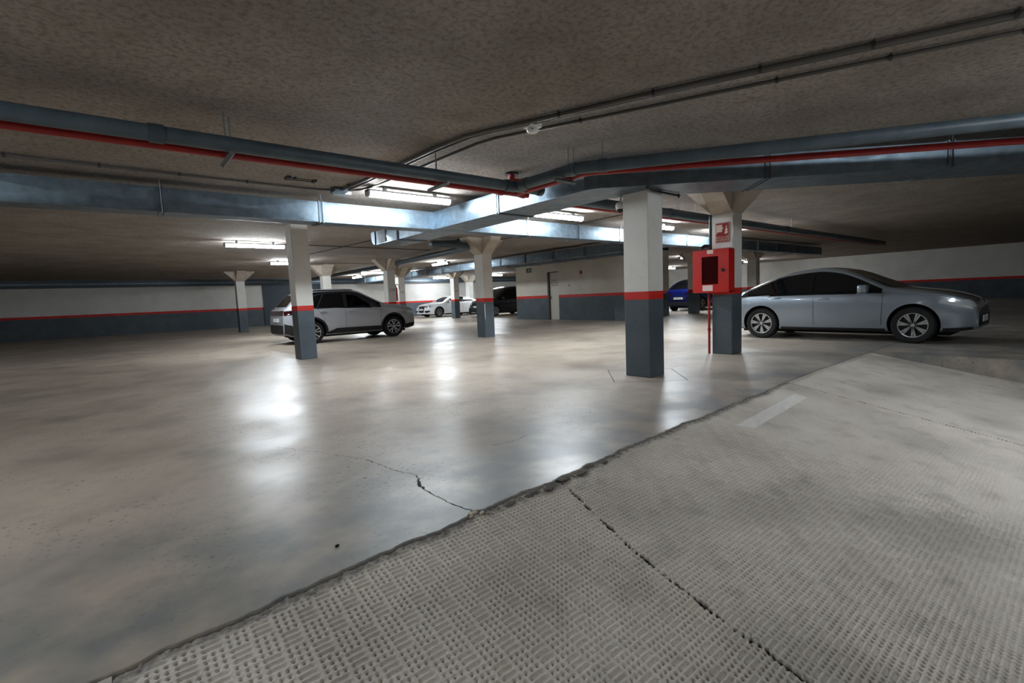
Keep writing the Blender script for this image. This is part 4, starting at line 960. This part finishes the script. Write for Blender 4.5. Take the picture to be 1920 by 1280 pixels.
# white coupe
spw = dict(L=4.63, W=1.85, zlo=0.17, R=0.33, arch=0.375, xf=1.45, xr=-1.30, paint='p_white', tumble=0.48, crease=0.008,
    top=[(-2.31, 0.62), (-2.28, 0.93), (-2.0, 0.98), (-1.75, 1.03), (-1.1, 1.27), (-0.5, 1.37), (0.0, 1.37), (0.5, 1.24), (1.0, 0.99), (1.15, 0.955), (1.7, 0.89), (2.1, 0.78), (2.26, 0.66), (2.31, 0.5)],
    belt=[(-2.3, 0.92), (-1.4, 0.97), (-0.3, 0.91), (1.0, 0.88), (2.3, 0.78)], taper_f=0.24, taper_r=0.22, rnd_f=0.8, rnd_r=0.8,
    tunnel=[[(0.52, 0.965), (0.20, 1.20), (-0.22, 1.24), (-0.24, 0.965)]],
    windows=[([(0.86, 0.93), (0.30, 1.27), (0.12, 1.30), (0.52, 0.95)], 'c_glass'), ([(0.54, 0.955), (0.20, 1.21), (-0.23, 1.25), (-0.25, 0.955)], 'c_clear'),
             ([(-0.25, 0.95), (-0.22, 1.25), (0.2, 1.21), (0.1, 1.30), (-0.4, 1.31), (-0.42, 0.95)], 'c_glass'), ([(-0.44, 0.96), (-0.42, 1.30), (-0.8, 1.27), (-1.28, 1.08), (-1.42, 1.01)], 'c_glass')],
    wind_f=[(-0.66, 0.99), (0.66, 0.99), (0.50, 1.30), (-0.50, 1.30)], wind_r=[(-0.6, 1.06), (0.6, 1.06), (0.45, 1.30), (-0.45, 1.30)],
    decals=[('front_grille', [[(-0.34, 0.40), (-0.42, 0.74), (0.42, 0.74), (0.34, 0.40), (0.26, 0.32), (-0.26, 0.32)]], 'c_clad', ['+x'], 0.010),
            ('air_intake', [[(0.48, 0.34), (0.48, 0.44), (0.78, 0.47), (0.82, 0.38), (0.7, 0.31)], [(-0.48, 0.34), (-0.48, 0.44), (-0.78, 0.47), (-0.82, 0.38), (-0.7, 0.31)]], 'c_clad', ['+x'], 0.010),
            ('headlamp', [[(0.50, 0.64), (0.50, 0.72), (0.82, 0.77), (0.80, 0.66)], [(-0.50, 0.64), (-0.50, 0.72), (-0.82, 0.77), (-0.80, 0.66)]], 'c_rimdark', ['+x'], 0.010),
            ('headlamp_lens', [[(0.56, 0.66), (0.56, 0.70), (0.64, 0.71), (0.64, 0.66)], [(0.70, 0.67), (0.70, 0.73), (0.77, 0.74), (0.77, 0.67)], [(-0.56, 0.66), (-0.56, 0.70), (-0.64, 0.71), (-0.64, 0.66)], [(-0.70, 0.67), (-0.70, 0.73), (-0.77, 0.74), (-0.77, 0.67)]], 'c_head', ['+x'], 0.016),
            ('headlamp', [[(1.98, 0.66), (1.82, 0.76), (2.1, 0.745), (2.18, 0.66)]], 'c_head', ['-y', '+y'], 0.008),
            ('sill_cladding', [[(1.0, 0.17), (1.0, 0.22), (-0.86, 0.22), (-0.86, 0.17)]], 'c_clad', ['-y', '+y'], 0.008),
            ('tail_lamp', [[(-0.85, 0.74), (-0.85, 0.86), (-0.3, 0.86), (-0.3, 0.76)], [(0.85, 0.74), (0.85, 0.86), (0.3, 0.86), (0.3, 0.76)]], 'c_tail', ['-x'], 0.008),
            ('door_seam', [seam(0.88, 0.30, 0.92, 0.88), seam(-0.43, 0.28, -0.43, 0.93)], 'c_door_seam', ['-y', '+y'], 0.003)],
    handles=[(-0.25, 0.80)], mirror=(0.66, 1.0), spokes=10)
c2, b2 = make_car('car', 'white coupe parked nose out in front of the back wall', (16.9 + 1.45, 27.95 + 0.93, 0), math.pi, spw)
plate(b2, c2, True, 0.52, '')
rg = MB()
for k in range(4):
    hit = b2.ray_cast(Vector((5, 0.105 - 0.07 * k, 0.655)), Vector((-1, 0, 0)))[0]
    rg.lathe([(0.043, -0.004), (0.05, 0.0), (0.043, 0.004), (0.036, 0.0)], (hit.x + 0.016, 0.105 - 0.07 * k, 0.655), 'x', 20, close=True)
rg.build('ring_emblem', 'c_chrome', c2, True, world=False)
gs = MB()
for k in range(5):
    z = 0.36 + 0.075 * k; hit = b2.ray_cast(Vector((5, 0, z)), Vector((-1, 0, 0)))[0]
    gs.box((hit.x + 0.006, -0.33, z), (hit.x + 0.012, 0.33, z + 0.008))
gs.build('grille_bars', 'c_rimdark', c2, world=False)

# black van-like car
spk = dict(L=4.3, W=1.80, zlo=0.2, R=0.33, arch=0.375, xf=1.28, xr=-1.40, paint='p_black', tumble=0.26,
    top=[(-2.15, 0.8), (-2.13, 1.3), (-2.05, 1.66), (-1.7, 1.79), (-0.6, 1.82), (0.2, 1.76), (0.55, 1.58), (1.0, 1.25), (1.25, 1.12), (1.6, 1.04), (1.95, 0.93), (2.1, 0.78), (2.15, 0.55)],
    belt=[(-2.1, 1.05), (0.0, 1.02), (1.1, 0.99), (2.1, 0.85)], taper_f=0.24, taper_r=0.12, rnd_f=0.8, rnd_r=0.4,
    windows=[([(0.95, 1.05), (0.35, 1.55), (0.15, 1.62), (0.15, 1.05)], 'c_glass'), ([(0.10, 1.05), (0.10, 1.64), (-0.85, 1.66), (-0.85, 1.06)], 'c_glass'), ([(-0.92, 1.08), (-0.92, 1.66), (-1.85, 1.60), (-1.9, 1.1)], 'c_glass')],
    wind_f=[(-0.66, 1.16), (0.66, 1.16), (0.56, 1.66), (-0.56, 1.66)], wind_r=[(-0.6, 1.1), (0.6, 1.1), (0.55, 1.62), (-0.55, 1.62)],
    decals=[('front_grille', [[(-0.5, 0.40), (-0.5, 0.50), (0.5, 0.50), (0.5, 0.40)]], 'c_clad', ['+x'], 0.008), ('headlamp', [[(0.5, 0.70), (0.5, 0.82), (0.78, 0.88), (0.80, 0.74)], [(-0.5, 0.70), (-0.5, 0.82), (-0.78, 0.88), (-0.80, 0.74)]], 'c_head', ['+x'], 0.008),
            ('tail_lamp', [[(0.66, 0.9), (0.66, 1.3), (0.82, 1.3), (0.82, 0.9)], [(-0.66, 0.9), (-0.66, 1.3), (-0.82, 1.3), (-0.82, 0.9)]], 'c_tail', ['-x'], 0.008),
            ('door_seam', [seam(0.12, 0.3, 0.12, 1.03), seam(-0.88, 0.3, -0.88, 1.05), seam(1.0, 0.4, 1.0, 1.0)], 'c_door_seam', ['-y', '+y'], 0.003)],
    handles=[(0.28, 0.92), (-0.7, 0.94)], mirror=(0.82, 1.10), handle_mat='c_chrome', spokes=7)
c3, b3 = make_car('car', 'tall black car parked half hidden behind the service room corner', (18.4 + 1.28, 23.75 + 0.9, 0), math.pi, spk)
plate(b3, c3, True, 0.60, '')

# blue crossover seen from the tail
spb = dict(L=4.4, W=1.83, zlo=0.22, R=0.345, arch=0.395, xf=1.32, xr=-1.32, paint='p_blue', tumble=0.46, crease=0.01,
    top=[(-2.2, 0.72), (-2.17, 1.04), (-2.0, 1.15), (-1.75, 1.31), (-1.3, 1.56), (-0.8, 1.675), (-0.2, 1.70), (0.3, 1.62), (0.8, 1.32), (1.1, 1.14), (1.6, 1.03), (2.0, 0.93), (2.15, 0.8), (2.2, 0.6)],
    belt=[(-2.2, 1.0), (-1.4, 1.08), (0.0, 1.0), (2.2, 0.86)], taper_f=0.24, taper_r=0.2, rnd_f=0.8, rnd_r=0.7,
    windows=[([(0.75, 1.04), (0.2, 1.47), (-0.2, 1.52), (-0.2, 1.03)], 'c_glass'), ([(-0.26, 1.03), (-0.26, 1.52), (-0.9, 1.45), (-1.35, 1.12)], 'c_glass')],
    wind_f=[(-0.66, 1.12), (0.66, 1.12), (0.5, 1.50), (-0.5, 1.50)], wind_r=[(-0.68, 1.17), (0.68, 1.17), (0.44, 1.62), (-0.44, 1.62)],
    decals=[('rear_bumper_cladding', [[(-0.86, 0.27), (-0.86, 0.46), (-0.5, 0.52), (0.5, 0.52), (0.86, 0.46), (0.86, 0.27)]], 'c_clad', ['-x'], 0.008),
            ('plate_recess', [[(-0.46, 0.60), (-0.40, 0.76), (0.40, 0.76), (0.46, 0.60)]], 'c_clad', ['-x'], 0.004),
            ('tail_lamp', [[(0.36, 0.90), (0.40, 0.97), (0.86, 1.0), (0.86, 0.90)], [(-0.36, 0.90), (-0.40, 0.97), (-0.86, 1.0), (-0.86, 0.90)]], 'c_tail', ['-x'], 0.008),
            ('tail_lamp', [[(-2.15, 0.90), (-2.12, 1.0), (-1.8, 1.0), (-1.9, 0.92)]], 'c_tail', ['-y', '+y'], 0.008),
            ('sill_cladding', [[(0.9, 0.22), (0.9, 0.36), (-0.9, 0.36), (-0.9, 0.22)]], 'c_clad', ['-y', '+y'], 0.01), ('headlamp', [[(0.5, 0.72), (0.5, 0.80), (0.78, 0.84), (0.8, 0.74)], [(-0.5, 0.72), (-0.5, 0.80), (-0.78, 0.84), (-0.8, 0.74)]], 'c_head', ['+x'], 0.008)],
    handles=[(0.0, 0.92), (-0.95, 0.95)], mirror=(0.6, 1.08), arch_clad=0.045, spokes=5)
c4, b4 = make_car('car', 'dark blue crossover car seen from its tail beyond the fire cabinet column', (23.05 + 2.2, 14.05, 0), 0.0, spb)
plate(b4, c4, False, 0.68, '0246 LWJ')
MB().prism([(-1.10, 1.62), (-0.85, 1.67), (-0.95, 1.76)], 1, -0.012, 0.012).build('roof_aerial', 'plastic_black', c4, world=False)

# pale silver car at the right
sps = dict(L=4.25, W=1.79, zlo=0.19, R=0.325, arch=0.375, xf=1.30, xr=-1.30, paint='p_silver2', tumble=0.44, crease=0.006,
    top=[(-2.12, 0.66), (-2.09, 0.86), (-1.9, 0.93), (-1.5, 1.13), (-0.9, 1.36), (-0.4, 1.43), (-0.1, 1.43), (0.3, 1.33), (0.9, 1.03), (1.1, 0.98), (1.6, 0.90), (1.95, 0.79), (2.08, 0.68), (2.12, 0.5)],
    belt=[(-2.1, 0.84), (-1.5, 0.90), (-0.3, 0.91), (1.0, 0.90), (2.1, 0.78)], taper_f=0.26, taper_r=0.17, rnd_f=0.85, rnd_r=0.6, band=(-1.95, 0.86),
    windows=[([(0.80, 0.96), (0.15, 1.30), (-0.25, 1.33), (-0.25, 0.94)], 'c_glass'), ([(-0.31, 0.94), (-0.31, 1.33), (-0.9, 1.26), (-1.4, 1.06), (-1.6, 0.94)], 'c_glass')],
    wind_f=[(-0.68, 1.0), (0.68, 1.0), (0.5, 1.38), (-0.5, 1.38)], wind_r=[(-0.6, 0.97), (0.6, 0.97), (0.48, 1.33), (-0.48, 1.33)],
    decals=[('front_grille', [[(-0.5, 0.30), (-0.6, 0.50), (0.6, 0.50), (0.5, 0.30)]], 'c_clad', ['+x'], 0.008), ('headlamp', [[(0.46, 0.62), (0.44, 0.70), (0.76, 0.77), (0.76, 0.64)], [(-0.46, 0.62), (-0.44, 0.70), (-0.76, 0.77), (-0.76, 0.64)]], 'c_head', ['+x'], 0.008),
            ('headlamp', [[(1.62, 0.72), (1.72, 0.79), (2.02, 0.70), (2.06, 0.60)]], 'c_head', ['-y', '+y'], 0.008), ('sill_cladding', [[(0.9, 0.19), (0.9, 0.26), (-0.9, 0.26), (-0.9, 0.19)]], 'c_clad', ['-y', '+y'], 0.008),
            ('front_bumper_cladding', [[(1.68, 0.22), (1.70, 0.28), (2.06, 0.30), (2.06, 0.26)]], 'c_clad', ['-y', '+y'], 0.01),
            ('tail_lamp', [[(0.5, 0.70), (0.5, 0.80), (0.76, 0.81), (0.76, 0.71)], [(-0.5, 0.70), (-0.5, 0.80), (-0.76, 0.81), (-0.76, 0.71)]], 'c_tail', ['-x'], 0.008),
            ('door_seam', [seam(-0.28, 0.3, -0.28, 0.95), seam(0.84, 0.32, 0.86, 0.92)], 'c_door_seam', ['-y', '+y'], 0.003), ('window_trim', [[(-1.75, 0.955), (-1.4, 1.10), (-0.9, 1.29), (-0.4, 1.36), (-0.4, 1.38), (-0.9, 1.315), (-1.4, 1.13), (-1.78, 0.975)]], 'c_chrome', ['-y', '+y'], 0.012)],
    handles=[(-0.1, 0.83), (-1.0, 0.86)], mirror=(0.60, 1.0), spokes=7)
c5, b5 = make_car('car', 'pale silver hatchback with its tail just behind the fire cabinet column', (10.9 + 0.9, 3.36, 0), -math.pi / 2, sps)
plate(b5, c5, True, 0.42, '')
